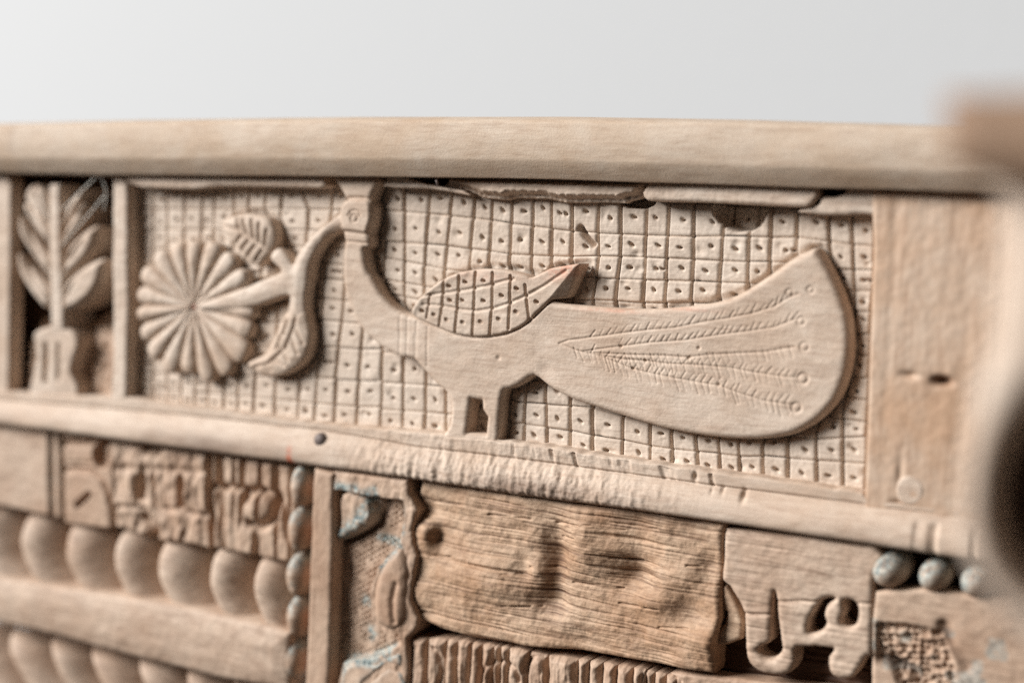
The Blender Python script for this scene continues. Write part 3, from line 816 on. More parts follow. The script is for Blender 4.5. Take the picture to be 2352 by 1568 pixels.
# right stile
def stile_feat(U, V, d, H):
    for x, y, a, b, dp in ((3768, 1524, 32, 16, .006), (3640, 1500, 34, 14, .0018), (3590, 2022, 26, 18, .0025), (3600, 1890, 12, 60, .001)):
        p = W([(x, y)], H_F)[0]; H = H - dp * np.exp(-(((U - p[0]) / (a * .00011)) ** 2 + ((V - p[1]) / (b * .00011)) ** 2))
    return H - np.clip(vn(U * 160, V * 12) - .62, 0, 1) * .0010
def stile_mk(U, V, d):
    M = mk0(U); p = W([(3768, 1524)], H_F)[0]
    M[..., 2] = 0.8 * np.exp(-(((U - p[0]) / .005) ** 2 + ((V - p[1]) / .0022) ** 2)); return M
stile = block('right_stile', [(3484, 762), (3492, 975), (3476, 1450), (3454, 2060), (3454, 2160), (4500, 2280), (4500, 760)], H_F + .0002, -.002, 0.0007, M_stile, r=0.0018, und=.0005, feat=stile_feat, marks=stile_mk)
pp = W([(3640 + 58 * math.cos(a), 1960 + 62 * math.sin(a)) for a in np.linspace(0, 6.283, 26)[:-1]], H_F)
slab('wooden_plug', pp, lambda U, V, d: np.full(U.shape, H_F + 0.0006) + fbm(U * 120, V * 120) * .001, 0.005, 0.0006, M_panel, stile, r=0.0012)

# ---- left pane with the plant
def pane_feat(U, V, d, H):
    z1 = W([(240, 1180)], 0)[0][1]; z2 = W([(240, 1420)], 0)[0][1]; x1 = W([(105, 1300)], 0)[0][0]; x2 = W([(60, 1300)], 0)[0][0]
    q = ss(z1, z2, V + fbm(U * 60, V * 60) * .02) * ss(x2, x1, U)
    return H - 0.020 * (1 - q) + fbm(U * 350, V * 350, 3) * .003
block('pane_ground', [(20, 700), (470, 700), (470, 1640), (20, 1640)], -0.0030, -0.03, 0.0007, M_tan, r=0, feat=pane_feat)
plant = bpy.data.objects.new('potted_plant_carving', None); COL.objects.link(plant); plant.parent = bench
HP = 0.0080
def pl(name, pts, **k):
    return block(name, T('R1', pts), k.pop('h', HP), -.024, 0.0006, M_panel, plant, r=k.pop('r', 0.0022), smooth=k.pop('smooth', 3), **k)
pl('stem', [(232, 345), (284, 345), (288, 600), (298, 800), (304, 1050), (240, 1050), (238, 800), (234, 600)], smooth=0, h=HP + .0005)
def pot_feat(U, V, d, H):
    sl = [W(T('R1', [(217, 1125), (213, 1290)]), HP), W(T('R1', [(280, 1125), (277, 1290)]), HP)]
    return H - 0.006 * seg_field(U, V, sl[:1], 0.0022, 'f') - 0.0018 * seg_field(U, V, sl[1:], 0.0022)
pl('pot', [(165, 1060), (230, 1032), (310, 1040), (355, 1070), (372, 1115), (350, 1190), (338, 1250), (370, 1320), (372, 1370), (360, 1420), (150, 1420), (155, 1250), (172, 1180), (160, 1110)], feat=pot_feat)
def leafh(root, tip):
    a = W(T('R1', [root]), HP)[0]; b = W(T('R1', [tip]), HP)[0]
    def f(U, V, d, H):
        return H - 0.0016 + 0.0030 * ss(0, 0.004, d) - 0.0016 * seg_field(U, V, [[a + (b - a) * .1, a + (b - a) * .9]], 0.0016)
    return f
for pts in ([(290, 610), (330, 520), (379, 440), (398, 462), (380, 556), (319, 648), (290, 690)],
            [(296, 770), (327, 650), (380, 590), (448, 545), (468, 565), (457, 634), (405, 720), (340, 780), (298, 805)],
            [(296, 930), (302, 840), (340, 790), (400, 742), (483, 705), (494, 746), (465, 849), (405, 918), (340, 955), (300, 960)],
            [(242, 930), (233, 855), (155, 775), (110, 730), (76, 680), (78, 720), (95, 789), (155, 884), (215, 948)],
            [(242, 780), (242, 715), (172, 628), (112, 550), (84, 500), (84, 550), (103, 617), (172, 720), (233, 790)],
            [(242, 645), (242, 576), (181, 490), (129, 440), (106, 440), (112, 475), (146, 540), (198, 606)],
            [(242, 550), (242, 470), (210, 380), (160, 345), (125, 370), (118, 427), (168, 487), (230, 548)],
            [(290, 540), (310, 470), (350, 400), (385, 360), (375, 420), (335, 500), (290, 560)]):
    pl('leaf', pts, feat=leafh(pts[0], pts[3]), r=0.0018)

# ---- dusty cobweb threads over the left pane
def tube(name, pts, rad, mat, parent):
    P = smooth_poly(np.array(pts, float), 4, False); n = 5
    G = np.zeros((len(P), n + 1, 3))
    for i, p in enumerate(P):
        t = nrm(P[min(i + 1, len(P) - 1)] - P[max(i - 1, 0)])
        a = nrm(np.cross(t, [0.1, 1, 0.2])); b = np.cross(t, a)
        for j in range(n + 1):
            q = j / n * 2 * math.pi; G[i, j] = p + rad * (a * math.cos(q) + b * math.sin(q))
    return sheet(name, G, mat, parent)
def P3(v, pt, h):
    s = T(v, [pt])[0]; return ray_hit(s[0], s[1], h).tolist()
web = bpy.data.objects.new('cobweb', None); COL.objects.link(web)
web['label'] = 'dusty cobweb threads hanging under the top rail over the carved plant'; web['category'] = 'cobweb'
def f3(v, x, y, h):
    s = T(v, [(x, y)])[0]; p = ray_hit(np.array(s[0]), np.array(s[1]), h); return p
for (pts, rad) in (([(478, 300, .012), (400, 372, .0105), (350, 420, .0095), (300, 470, .009)], .0004),
                   ([(505, 400, .010), (440, 480, .0095), (370, 560, .009), (300, 640, .0085)], .0004),
                   ([(478, 300, .012), (500, 340, .0105), (512, 400, .010), (500, 470, .0095)], .0003)):
    tube('thread', [f3('R1', *p) for p in pts], rad, M_web, web)

# ---- nail
def dome(name, px, h, rad, mat, parent, z=0.5, n=10, m_=20, sy=1.0):
    c = W([px], h)[0]; G = np.zeros((n, m_ + 1, 3))
    for i in range(n):
        a = i / (n - 1) * math.pi / 2
        for j in range(m_ + 1):
            q = j / m_ * 2 * math.pi
            G[i, j] = (c[0] + rad * math.sin(a) * math.cos(q), -(h + rad * z * math.cos(a)), c[1] + rad * sy * math.sin(a) * math.sin(q))
    G = np.concatenate([G, G[-1:] + np.array([0, .004, 0])])
    return sheet(name, G, mat, parent)
dome('nail', (1283, 1760), H_F + .0016, 0.0040, M_nail, bench, 0.7)
tube('bent_nail', [f3('Z1', 1600, 125, .012), f3('Z1', 1588, 70, .013), f3('Z1', 1575, 20, .010)], 0.0007, M_nail, bench)

# ------------------------------------------------------------------ lower register
g1 = lambda U, V, c, a, b: np.exp(-(((U - c[0]) / a) ** 2 + ((V - c[1]) / b) ** 2))
def q4(p, h=0.006): return W(T('R4', [p]), h)[0]
block('plain_block', T('R4', [(-300, 60), (262, 165), (272, 640), (-300, 520)]), 0.0065, -.004, .0007, M_smooth, r=.0012)
block('thin_rib', T('R4', [(284, 168), (322, 172), (336, 655), (294, 648)]), 0.0055, -.004, .0005, M_tanz, r=.0016,
      marks=lambda U, V, d: np.stack([0.5 * (d < .0012), 0 * d, 0 * d, 0 * d], -1))
def arch_feat(U, V, d, H):
    arc = [W(T('R4', [(352, 385), (430, 380), (505, 392), (565, 440), (600, 520), (622, 620), (628, 700)]), .006)]
    H = H - 0.0036 * seg_field(U, V, arc, 0.0022, 'g')
    H = H - 0.009 * seg_field(U, V, [W(T('R4', [(428, 582), (496, 520)]), .006)], 0.0022, 'f')
    c = q4((560, 300)); H = H - 0.006 * (1 - ss(.7, 1.3, ((U - c[0]) / .006) ** 2 + ((V - c[1]) / .008) ** 2))
    H = H - 0.004 * seg_field(U, V, [W(T('R4', [(345, 238), (520, 236), (600, 250)]), .006)], 0.002, 'g')
    return H - 0.0012 * seg_field(U, V, [W(T('R4', [(360, 345), (500, 350)]), .006)], 0.0018, 'g')
block('arch_block', T('R4', [(345, 195), (600, 235), (618, 300), (640, 700), (600, 712), (358, 682)]), 0.0065, -.004, .0006, M_tan, r=.0015, feat=arch_feat)
def stair_feat(U, V, d, H):
    H = H - 0.0016 * seg_field(U, V, [W(T('R4', [(610, 372), (800, 385), (1140, 400)]), .006)], .003, 'g')
    H = H - 0.010 * seg_field(U, V, [W(T('R4', [(772, 430), (770, 530)]), .006), W(T('R4', [(992, 445), (996, 575)]), .006)], .0030, 'g')
    H = H - 0.007 * seg_field(U, V, [W(T('R4', [(800, 660), (850, 730), (830, 760)]), .006), W(T('R4', [(800, 262), (850, 275)]), .006)], .0045, 'g')
    H = H - 0.0022 * seg_field(U, V, [W(T('R4', [(640, 590), (720, 590), (800, 600), (870, 680)]), .006), W(T('R4', [(840, 420), (850, 560), (880, 600)]), .006), W(T('R4', [(900, 600), (1130, 640)]), .006)], .002, 'g')
    return H + fbm(U * 220, V * 90, 3) * .0050
block('stair_block', T('R4', [(604, 232), (700, 250), (1136, 300), (1150, 820), (1080, 800), (870, 775), (640, 700), (622, 400)]), 0.0060, -.004, .0006, M_tanz, r=.002, feat=stair_feat, rough=2)
def curl_feat(U, V, d, H):
    H = H - np.clip(vn(U * 330, V * 22) - .45, 0, 1) * .012
    ring = [W(T('R4', [(1430 + 92 * math.cos(a), 600 + 100 * math.sin(a)) for a in np.linspace(-2.6, 2.2, 16)]), .006)]
    H = H - 0.0055 * seg_field(U, V, ring, .003, 'g')
    H = H + 0.002 * g1(U, V, q4((1430, 600)), .008, .009)
    H = H - 0.005 * seg_field(U, V, [W(T('R4', [(1170, 480), (1300, 490), (1380, 500)]), .006), W(T('R4', [(1540, 520), (1580, 640), (1600, 760)]), .006)], .0025, 'g')
    return H
block('curl_block', T('R4', [(1172, 302), (1620, 368), (1636, 600), (1620, 905), (1400, 860), (1172, 815)]), 0.0062, -.004, .0006, M_tanz, r=.002, feat=curl_feat, rough=2)

# rope mouldings
rope = bpy.data.objects.new('rope_moulding', None); COL.objects.link(rope); rope.parent = bench
def twist(L, Rr, h0, R_, bul, parent, mat, seed):
    n, m_ = 40, 30
    ext = lambda c: [(c[0][0], c[0][1] + 14)] + c[1:] + [(c[-1][0] + 78, c[-1][1] + 112)]
    L = ext(L); Rr = ext(Rr)
    L = smooth_poly(np.array(T('R4', L)), 8, False); Rr = smooth_poly(np.array(T('R4', Rr)), 8, False)
    il = np.linspace(0, len(L) - 1, n); ir = np.linspace(0, len(Rr) - 1, n)
    Lp = np.stack([np.interp(il, range(len(L)), L[:, k]) for k in (0, 1)], 1)
    Rp = np.stack([np.interp(ir, range(len(Rr)), Rr[:, k]) for k in (0, 1)], 1)
    s = (np.linspace(0, 1, m_))[None, :, None]
    px = Lp[:, None] * (1 - s) + Rp[:, None] * s
    Rp2 = Lp + (Rp - Lp) * (0.83 - 0.04 * (seed % 3 == 1))
    px = Lp[:, None] * (1 - s) + Rp2[:, None] * s
    uv = W(px, h0)
    t = np.linspace(0, 1, n)[:, None]; s = s[..., 0]
    cyl = R_ * np.clip(1 - np.abs(2 * t - 1) ** 3.2, 0, 1) ** 0.7
    b = np.where(s < 0.30, np.clip(1 - (1 - s / 0.30) ** 2.2, 0, 1), 1 - 1.25 * (np.clip(s - 0.30, 0, 1) / 0.70) ** 2.0)
    h = h0 - R_ * 0.75 + cyl + bul * (b - 1.0) + fbm(uv[..., 0] * 60, uv[..., 1] * 120 + seed) * 0.0016
    G = np.stack([uv[..., 0], -h, uv[..., 1]], -1)
    eL = G[:, :1].copy(); eL[..., 1] = 0.014; eR = G[:, -1:].copy(); eR[..., 1] = 0.014
    G = np.concatenate([eL, G, eR], 1)
    o = sheet('rope_twist', G, mat, parent)
bound = [[(-160, 560), (-165, 700), (-120, 850), (-20, 1010)],
         [(90, 600), (92, 760), (125, 880), (205, 1010)], [(338, 640), (340, 800), (368, 920), (445, 1060)], [(615, 690), (612, 840), (640, 960), (705, 1110)],
         [(856, 740), (848, 890), (880, 1020), (970, 1170)], [(1146, 790), (1140, 940), (1170, 1070), (1260, 1230)], [(1396, 830), (1384, 980), (1410, 1120), (1500, 1290)],
         [(1640, 880), (1635, 1030), (1650, 1170), (1690, 1330)]]
for i in range(len(bound) - 1):
    twist(bound[i], bound[i + 1], 0.0055, 0.016, 0.0120, rope, M_smooth, i)
rope2 = bpy.data.objects.new('rope_moulding', None); COL.objects.link(rope2); rope2.parent = bench
bound2 = [[(-230, 1230), (-200, 1350), (-130, 1480), (-20, 1640)], [(-10, 1260), (30, 1380), (95, 1500), (200, 1660)], [(215, 1300), (270, 1400), (330, 1520), (430, 1680)],
          [(430, 1350), (490, 1450), (550, 1570), (640, 1720)], [(700, 1400), (750, 1500), (800, 1600), (880, 1760)], [(980, 1460), (1015, 1550), (1060, 1650), (1140, 1800)],
          [(1230, 1510), (1270, 1600), (1320, 1700), (1400, 1850)], [(1480, 1560), (1520, 1650), (1570, 1750), (1640, 1900)]]
for i in range(len(bound2) - 1):
    twist(bound2[i], bound2[i + 1], 0.0050, 0.015, 0.0120, rope2, M_smooth, i + 20)
block('flat_rail', T('R4', [(-300, 905), (0, 985), (440, 1050), (950, 1130), (1500, 1250), (1606, 1286), (1606, 1612), (1220, 1545), (1000, 1488), (720, 1420), (430, 1340), (200, 1280), (0, 1240), (-300, 1150)]),
      0.0125, -.004, .0007, M_smooth, r=.0035, feat=lambda U, V, d, H: H + 0.002 * ss(0, .012, d))
# bead string
beads = bpy.data.objects.new('bead_moulding', None); COL.objects.link(beads); beads.parent = bench
for (cx, cy, a, b) in ((1684, 470, 50, 118), (1672, 712, 54, 122), (1664, 965, 54, 122), (1664, 1195, 50, 120), (1645, 1430, 52, 122), (1632, 1665, 52, 120)):
    h = 0.0045; c = np.array(T('R4', [(cx, cy)])[0]); n, m_ = 14, 28
    G = np.zeros((n, m_ + 1, 3)); mk = np.zeros((n, m_ + 1, 4))
    for i in range(n):
        q = i / (n - 1) * math.pi / 2 * 1.0
        for j in range(m_ + 1):
            t = j / m_ * 2 * math.pi
            w_ = W([(c[0] + a / 1.3862 * math.sin(q) * math.cos(t), c[1] + b / 1.3862 * math.sin(q) * math.sin(t))], h)[0]
            G[i, j] = (w_[0], -(h + 0.0085 * math.cos(q) + .0008 * (vn(w_[0] * 300, w_[1] * 300) - .5)), w_[1])
            mk[i, j, 0] = 0.75 * ss(0.0, 0.75, -math.sin(t) * math.sin(q)) + 0.3 * (vn(w_[0] * 700, w_[1] * 400) > .6)
            mk[i, j, 1] = 0.2 * ss(.7, 1.0, math.cos(t) * math.sin(q))
    G = np.concatenate([G, G[-1:] + np.array([0, .01, 0])]); mk = np.concatenate([mk, mk[-1:]])
    sheet('bead', G, M_tan, beads, mk.reshape(-1, 4))

# ---- painted post
W5 = lambda pts, h=.009: W(T('R5', pts), h)
block('post_fillet', T('R5', [(232, 262), (352, 292), (350, 700), (335, 1200), (318, 1720), (172, 1720), (200, 1100), (212, 700)]), 0.0125, -.004, .0006, M_tanz, r=.0025)
def post_feat(U, V, d, H):
    base = H.copy()
    rec = inside_dist(W5([(356, 392), (420, 392), (600, 432), (790, 452), (800, 520), (770, 720), (640, 860), (590, 1000), (600, 1180), (760, 1250), (780, 1330), (640, 1400), (430, 1440), (400, 1560), (370, 1760), (330, 1760), (345, 900)]), U, V)
    H = H - 0.0080 * ss(-0.0004, 0.0014, rec)
    D_ = inside_dist(smooth_poly(W5([(408, 408), (560, 440), (588, 520), (575, 610), (500, 665), (400, 708), (352, 720), (400, 600)]), 3), U, V)
    H = H + 0.0070 * ss(-0.0004, 0.0016, D_)
    # fine punched ground in the recess
    cell_ = 0.0024
    gu = (U / cell_) % 1 - .5; gv = ((V / (cell_ * 1.25)) + 0.5 * (np.floor(U / cell_) % 2)) % 1 - .5
    jit = vn(U * 420, V * 420) - .5
    dots = np.exp(-((gu + jit * .4) ** 2 + (gv * 0.8) ** 2) / 0.035)
    H = H - 0.0026 * dots * ss(.2, .5, vn(U * 260, V * 260)) * ss(0.0012, 0.002, rec) * (D_ < -0.001)
    H = H - 0.0030 * seg_field(U, V, [W5([(345, 712), (430, 700), (520, 650), (590, 600), (640, 500), (640, 450)])], .0030, 'g')
    return H + fbm(U * 350, V * 120, 3) * .0012
def post_mk(U, V, d):
    M = mk0(U)
    M[..., 0] = 0.9 * seg_field(U, V, [W5([(352, 668), (420, 650), (500, 590), (560, 500), (560, 430)])], .0045, 'g')
    M[..., 0] += 0.8 * seg_field(U, V, [W5([(395, 370), (500, 385)]), W5([(610, 390), (620, 410)]), W5([(600, 690), (770, 740)]), W5([(770, 480), (780, 640)]), W5([(660, 850), (720, 770)])], .0030, 'g')
    M[..., 0] += 0.9 * seg_field(U, V, [W5([(420, 1440), (560, 1430), (700, 1370)]), W5([(540, 1260), (550, 1290)]), W5([(515, 1080), (525, 1085)])], .0036, 'g')
    M[..., 0] = 1.5 * M[..., 0] * ss(.2, .5, vn(U * 500, V * 420) + .2)
    M[..., 2] = 0.75 * seg_field(U, V, [W5([(345, 725), (430, 712), (530, 660), (600, 610), (650, 520), (655, 455)]), W5([(372, 400), (372, 580)])], .0020, 'g')
    return np.clip(M, 0, 1)
block('painted_post', T('R5', [(345, 276), (800, 332), (812, 420), (862, 520), (828, 640), (838, 720), (862, 800), (838, 930), (822, 1060), (862, 1180), (850, 1250), (800, 1300), (805, 1500), (790, 1720), (318, 1720), (340, 900)]),
      0.0110, -.004, .00045, M_tanz, r=.0022, feat=post_feat, marks=post_mk, rough=2)
block('post_leaf', T('R5', [(700, 770), (760, 740), (800, 800), (815, 900), (800, 1050), (790, 1180), (740, 1250), (660, 1240), (600, 1180), (590, 1060), (610, 940), (650, 850)]), 0.0125, .001, .0005, M_tanz, r=.004, smooth=3,
      feat=lambda U, V, d, H: H + 0.0015 * ss(0, .006, d) - 0.0015 * seg_field(U, V, [W5([(760, 960), (740, 1060), (750, 1180)])], .002, 'g'),
      marks=lambda U, V, d: np.stack([np.clip(0.9 * seg_field(U, V, [W5([(640, 880), (700, 790), (750, 760)])], .003, 'g'), 0, 1), 0 * d, 0 * d, 0 * d], -1))
block('post_scroll', T('R5', [(410, 1480), (470, 1440), (600, 1450), (680, 1410), (760, 1380), (770, 1500), (790, 1720), (390, 1720), (390, 1560)]), 0.0120, .001, .0005, M_tanz, r=.003, smooth=3,
      feat=lambda U, V, d, H: H - 0.004 * seg_field(U, V, [W5([(560, 1568), (640, 1500), (700, 1450), (780, 1480)])], .0018, 'g'),
      marks=lambda U, V, d: np.stack([np.clip(0.9 * (1 - ss(.001, .004, d)) + .5 * seg_field(U, V, [W5([(560, 1560), (640, 1492), (700, 1442)])], .004, 'g'), 0, 1), 0 * d, 0 * d, 0 * d], -1))

# ---- worn block with deep weathered grain
W6 = lambda pts, h=.008: W(T('R6', pts), h)
def worn_feat(U, V, d, H):
    c5 = lambda x, y: W5([(x, y)])[0]
    slope = (W([(2700, 2400)], 0)[0] - W([(1800, 2400 - 0)], 0)[0])
    und = (fbm(U * 38 + 3, V * 50, 2) * .0075 + fbm(U * 14 + 1, V * 22 + 8, 2) * .0030) * 0.85
    H = H + und
    for x, y, a, b, q in ((1690, 860, .0065, .020, -.0042), (1640, 1080, .012, .008, -.0035), (1500, 880, .005, .006, -.0018), (930, 650, .006, .007, .0028), (975, 690, .0035, .005, -.0026), (1880, 680, .008, .012, .0028),
                          (1250, 900, .020, .014, .0020), (1400, 1000, .010, .010, .001), (880, 520, .010, .006, -.004), (900, 1150, .012, .006, -.0025)):
        H = H + 1.6 * q * g1(U, V, c5(x, y), a, b)
    for x, y, a, b, q in ((190, 700, .010, .010, -.0040), (350, 700, .012, .006, .0020), (500, 920, .010, .007, -.0030), (270, 820, .012, .006, .0028), (600, 660, .006, .008, -.002), (100, 560, .012, .004, .001), (560, 1040, .010, .005, .0018)):
        H = H + 1.8 * q * g1(U, V, W6([(x, y)])[0], a, b)
    # weathered grain: fine ridges that follow a bent coordinate
    vv = V + fbm(U * 9, V * 14) * 0.0045 + U * 0.02
    g = vn(U * 22, vv * 900) * 0.55 + vn(U * 45 + 7, vv * 1900) * 0.45
    wear = ss(-.2, .25, fbm(U * 26 + 9, V * 40 + 4) + 0.12)
    H = H - (np.clip(g - .52, 0, 1) ** 1.0) * (0.0006 + 0.0021 * wear)
    spl = [W5(l) for l in ([(1700, 595), (1850, 605)], [(1730, 680), (1830, 690)], [(1290, 545), (1460, 560), (1560, 575)], [(930, 470), (1180, 490)], [(1380, 905), (1560, 912)], [(1540, 865), (1760, 885)],
                               [(1380, 1100), (1600, 1112)], [(1880, 600), (2120, 640)], [(860, 795), (1100, 806)], [(1540, 1150), (1610, 1160)], [(1800, 960), (2100, 1000)])]
    spl += [W6(l) for l in ([(50, 600), (250, 622)], [(480, 640), (600, 650)], [(330, 980), (560, 990)], [(100, 850), (330, 880)], [(60, 400), (330, 440)])]
    H = H - 0.0014 * seg_field(U, V, spl, .0007) * ss(.25, .6, vn(U * 240, V * 400))
    cr = np.clip(vn(U * 14 + 40, vv * 480 + 9) - .80, 0, 1) * 5
    H = H - 0.0016 * np.clip(cr, 0, 1)
    return H
def worn_mk(U, V, d):
    M = mk0(U)
    c5 = lambda x, y: W5([(x, y)])[0]
    vv = V + fbm(U * 9, V * 14) * 0.0045 + U * 0.02
    g = vn(U * 22, vv * 900) * 0.5 + vn(U * 60 + 7, vv * 2200) * 0.5
    st = np.zeros(U.shape)
    for x, y, a, b, q in ((1690, 860, .009, .022, 1.0), (1620, 1090, .013, .006, 1.0), (1950, 560, .03, .004, .7), (1500, 900, .006, .007, .6), (1250, 500, .03, .002, .5), (980, 690, .004, .006, .8), (880, 560, .006, .01, .6)):
        st += q * g1(U, V, c5(x, y), a, b)
    for x, y, a, b, q in ((210, 700, .012, .009, .9), (500, 920, .010, .006, .7), (600, 640, .008, .010, .7), (430, 430, .03, .003, .6), (190, 1060, .005, .005, .6)):
        st += q * g1(U, V, W6([(x, y)])[0], a, b)
    M[..., 2] = np.clip(st, 0, 1) * ss(.45, .65, g) * 0.6 + 0.10 * np.clip(st, 0, 1) + .45 * ss(.66, .8, g)
    return np.clip(M, 0, 1)
block('worn_block', T('R5', [(876, 330), (1500, 415), (2129, 500)]) + T('R6', [(300, 345), (700, 400), (680, 470), (672, 640), (662, 740), (668, 930), (640, 1040), (632, 1240), (400, 1205), (0, 1138)])
      + T('R5', [(1800, 1372), (1500, 1345), (1200, 1300), (1000, 1240), (870, 1180), (832, 1000), (850, 800), (820, 660), (872, 560), (850, 440)]),
      0.0085, -.006, .00042, M_worn, r=.003, feat=worn_feat, marks=worn_mk, rough=2, und=0)

# ---- fluted strip under the worn block: separate flutes
flutes = bpy.data.objects.new('fluted_block', None); COL.objects.link(flutes); flutes.parent = bench
fx = [838, 930, 1040, 1108, 1186, 1258, 1330, 1368, 1420, 1535, 1662, 1838, 1905, 1990, 2080, 2175, 2250, 2310, 2380, 2460, 2540]
def fy(x): return np.interp(x, [838, 1100, 1300, 1650, 1860, 2129, 2620], [1284, 1306, 1332, 1392, 1422, 1462, 1560])
for i, (a, b) in enumerate(zip(fx[:-1], fx[1:])):
    hh = 0.0058 + rng.uniform(-.0012, .0012)
    def ff(U, V, d, H, i=i):
        H = H + 0.0024 * ss(0, .003, d)
        H = H - np.clip(vn(U * 700, V * 30 + i * 7) - .5, 0, 1) * .0022 + fbm(U * 200, V * 90 + i, 3) * .003
        arc = [W5([(1375 + 118 * math.cos(t), 1550 + 120 * math.sin(t)) for t in np.linspace(-3.1, 0, 14)], .006), W5([(1590 + 70 * math.cos(t), 1500 + 90 * math.sin(t)) for t in np.linspace(-3.1, .3, 14)], .006),
               W5([(960 + 60 * math.cos(t), 1480 + 130 * math.sin(t)) for t in np.linspace(-1.5, 1.5, 10)], .006)]
        return H - 0.0022 * seg_field(U, V, arc, .0016, 'g')
    ya, yb = fy(a), fy(b)
    block('flute', T('R5', [(a + 2, ya + 6), ((a + b) / 2, (ya + yb) / 2 - 2), (b - 2, yb + 6), (b - 6, yb + 330), (a - 6, ya + 330)]), hh, -.006, .0005, M_tanz, flutes, r=.0014, feat=ff, rough=2)
block('second_lower_board', T('R6', [(380, 1238), (440, 1232), (800, 1275), (1500, 1360), (1500, 1500), (380, 1500), (420, 1262)]), 0.0060, -.006, .0006, M_tan, r=.002, rough=2)  # second lower board, plain tan wood

# ---- scroll block
def scroll_feat(U, V, d, H):
    H = H - 0.0012 * seg_field(U, V, [W6([(985, 838), (1150, 836), (1240, 838)]), W6([(1440, 845), (1505, 850)]), W6([(800, 905), (960, 910)])], .0011)
    g = vn(U * 30, V * 700)
    return H - np.clip(g - .6, 0, 1) * .0012 * ss(-.1, .2, fbm(U * 30, V * 30) + .1)
block('scroll_backing', T('R6', [(655, 700), (1520, 760), (1500, 1330), (900, 1260), (640, 1200)]), 0-0.005, -.012, .0006, M_back, r=.001, feat=lambda U, V, d, H: H + fbm(U * 60, V * 60) * .004 - np.clip(vn(U * 30, V * 800) - .5, 0, 1) * .003)  # brown backing, its colour darkened for shade in the scroll holes
scroll_px = T('R6', [(684, 470), (700, 448), (750, 438), (1528, 532), (1518, 700), (1506, 1120), (1480, 1140), (1440, 1200), (1400, 1262), (1320, 1272), (1270, 1230), (1262, 1150), (1290, 1100),
                     (1090, 1095), (1078, 1160), (1050, 1235), (960, 1246), (870, 1225), (822, 1180), (802, 1100), (798, 930), (770, 850), (712, 756), (672, 722), (680, 620)])
hole1 = W6([(958, 800), (972, 808), (984, 940), (1002, 1070), (1000, 1120), (950, 1160), (900, 1150), (866, 1110), (900, 1085), (940, 1060), (948, 940)], .009)
hole2 = W6([(1180, 900), (1215, 842), (1262, 822), (1300, 826), (1255, 862), (1238, 920), (1250, 960), (1225, 1000), (1180, 1018), (1148, 1010), (1152, 950)], .009)
hole3 = W6([(1342, 838), (1385, 832), (1418, 850), (1430, 900), (1418, 960), (1385, 985), (1345, 975), (1330, 950), (1345, 900)], .009)
block('scroll_block', scroll_px, .009, -.005, .00045, M_smooth, r=.0028, feat=scroll_feat, smooth=2, holes=[smooth_poly(hole1, 2), smooth_poly(hole2, 3), smooth_poly(hole3, 3)])
block('scroll_chip', T('R6', [(668, 760), (700, 745), (770, 880), (790, 960), (780, 1050), (700, 1080), (645, 1085), (650, 1010), (690, 960), (700, 900), (672, 880)]), .005, -.004, .0005, M_worn, r=.002)

# ---- far right: two painted balls over a pitted block
def ball(cx, cy, rr):
    c = np.array(T('R6', [(cx, cy)])[0]); h = .002; n, m_ = 16, 32
    G = np.zeros((n, m_ + 1, 3)); mk = np.zeros((n, m_ + 1, 4))
    for i in range(n):
        q = i / (n - 1) * math.pi / 2
        for j in range(m_ + 1):
            t = j / m_ * 2 * math.pi
            w_ = W([(c[0] + rr / 1.3868 * math.sin(q) * math.cos(t), c[1] + rr / 1.3868 * math.sin(q) * math.sin(t))], h)[0]
            hh = h + 0.0125 * math.cos(q)
            G[i, j] = (w_[0], -hh, w_[1])
            k = -math.sin(t) * math.sin(q) * 0.7 - math.cos(t) * math.sin(q) * .5
            mk[i, j, 0] = 0.9 * ss(-.35, .35, k + .1)
            mk[i, j, 2] = 0.9 * math.exp(-((math.sin(q) * math.cos(t) + .08) ** 2 + (math.sin(q) * math.sin(t) + .5) ** 2) / .02)  # dark spot painted as the shade of a hole, no hole cut
    G = np.concatenate([G, G[-1:] + np.array([0, .01, 0])]); mk = np.concatenate([mk, mk[-1:]])
    return sheet('ball', G, M_tan, balls, mk.reshape(-1, 4))
balls = bpy.data.objects.new('ball_moulding', None); COL.objects.link(balls); balls.parent = bench
ball(1620, 655, 100); ball(1868, 684, 92); ball(2100, 716, 92)
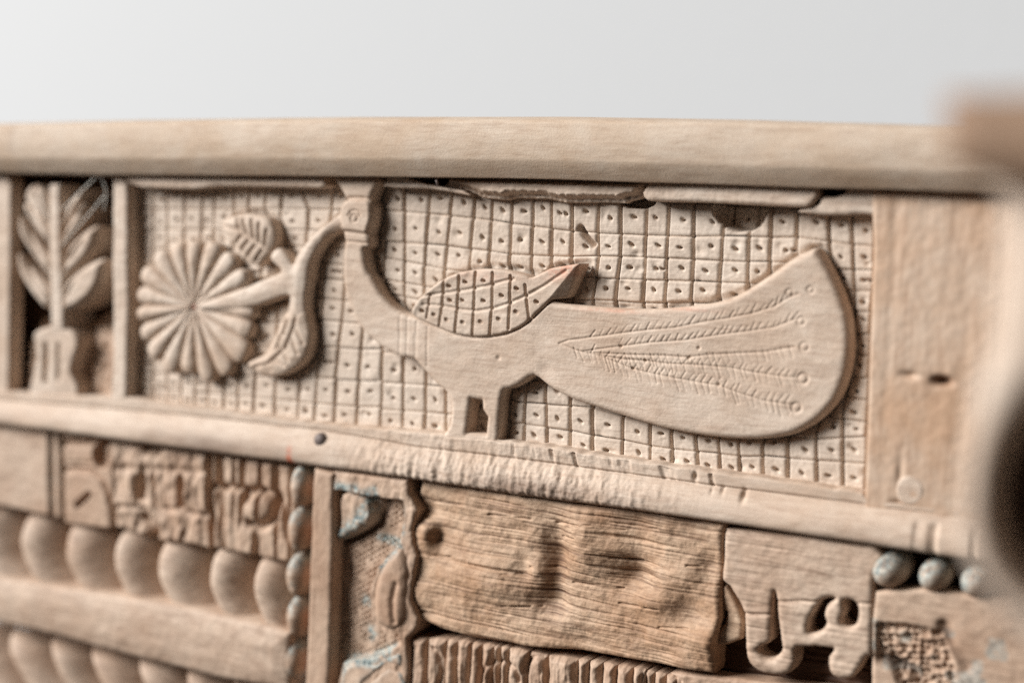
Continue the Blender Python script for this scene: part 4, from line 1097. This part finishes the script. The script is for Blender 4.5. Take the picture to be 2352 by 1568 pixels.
def pit_feat(U, V, d, H):
    r_ = np.random.default_rng(11)
    pts = [(x + r_.normal(0, 9), y + r_.normal(0, 8)) for x in range(1540, 2050, 34) for y in range(960, 1420, 34)]
    pit = seg_field(U, V, [W6([p, (p[0] + r_.uniform(2, 10), p[1] + r_.uniform(-2, 10))], .008) for p in pts], .0016, 'g')
    area_ = inside_dist(W6([(1530, 950), (1700, 960), (1890, 1000), (1960, 1180), (2000, 1400), (1700, 1400), (1580, 1130), (1530, 1110)], .008), U, V)
    a = ss(-.001, .002, area_)
    H = H - a * (0.0015 + 0.0034 * pit)
    return H - .003 * seg_field(U, V, [W6([(1905, 970), (1950, 1100), (2040, 1200)], .008)], .003, 'g') - .005 * seg_field(U, V, [W6([(1560, 1150), (1700, 1220), (1780, 1300)], .008)], .0035, 'g')
def pit_mk(U, V, d):
    M = mk0(U); M[..., 0] = 0.55 * (vn(U * 160, V * 160) > .72) * (V < W6([(1700, 960)], .008)[0][1]); M[..., 2] = .5 * seg_field(U, V, [W6([(1905, 970), (1950, 1100), (2040, 1200)], .008), W6([(1560, 1150), (1700, 1220), (1780, 1300)], .008)], .003, 'g'); return M
block('pitted_block', T('R6', [(1524, 785), (1800, 770), (1960, 790), (2500, 860), (2500, 1500), (1500, 1500), (1508, 960)]), .0085, -.004, .0006, M_tan, r=.002, feat=pit_feat, marks=pit_mk)

# ------------------------------------------------------------------ arm support close to the lens
YA = 0.275
arm_px = [(4700, 720), (3996, 745), (3986, 800), (3984, 930), (3972, 1065), (3952, 1230), (3930, 1380), (3895, 1520), (3858, 1680), (3834, 1830), (3822, 1985), (3826, 2140), (3850, 2260), (3900, 2360), (3975, 2450), (4060, 2540), (4160, 2640), (4300, 2800), (4700, 2900)]
arm_hole = [(4250, 1560), (4120, 1640), (4030, 1760), (3970, 1880), (3948, 1990), (3952, 2110), (3985, 2230), (4050, 2350), (4150, 2450), (4300, 2540), (4600, 2500), (4650, 1600)]
supp = block('arm_support', arm_px, YA, YA - 0.020, .0014, M_panel, bench, r=.009, holes=[smooth_poly(W(arm_hole, YA), 3)], smooth=2)
block('hollow_shade_sheet', [(3900, 1500), (4690, 1500), (4690, 2640), (4100, 2560), (3960, 2380), (3905, 2200), (3895, 1900)], YA - .017, YA - .05, .002, M_hole, supp, r=0)  # dark sheet behind the opening, shade painted by its colour
block('armrest', [(3750, 366), (4700, 346), (4700, 830), (3990, 715), (3770, 668)], YA + .03, -.02, .002, M_end, bench, r=.006)
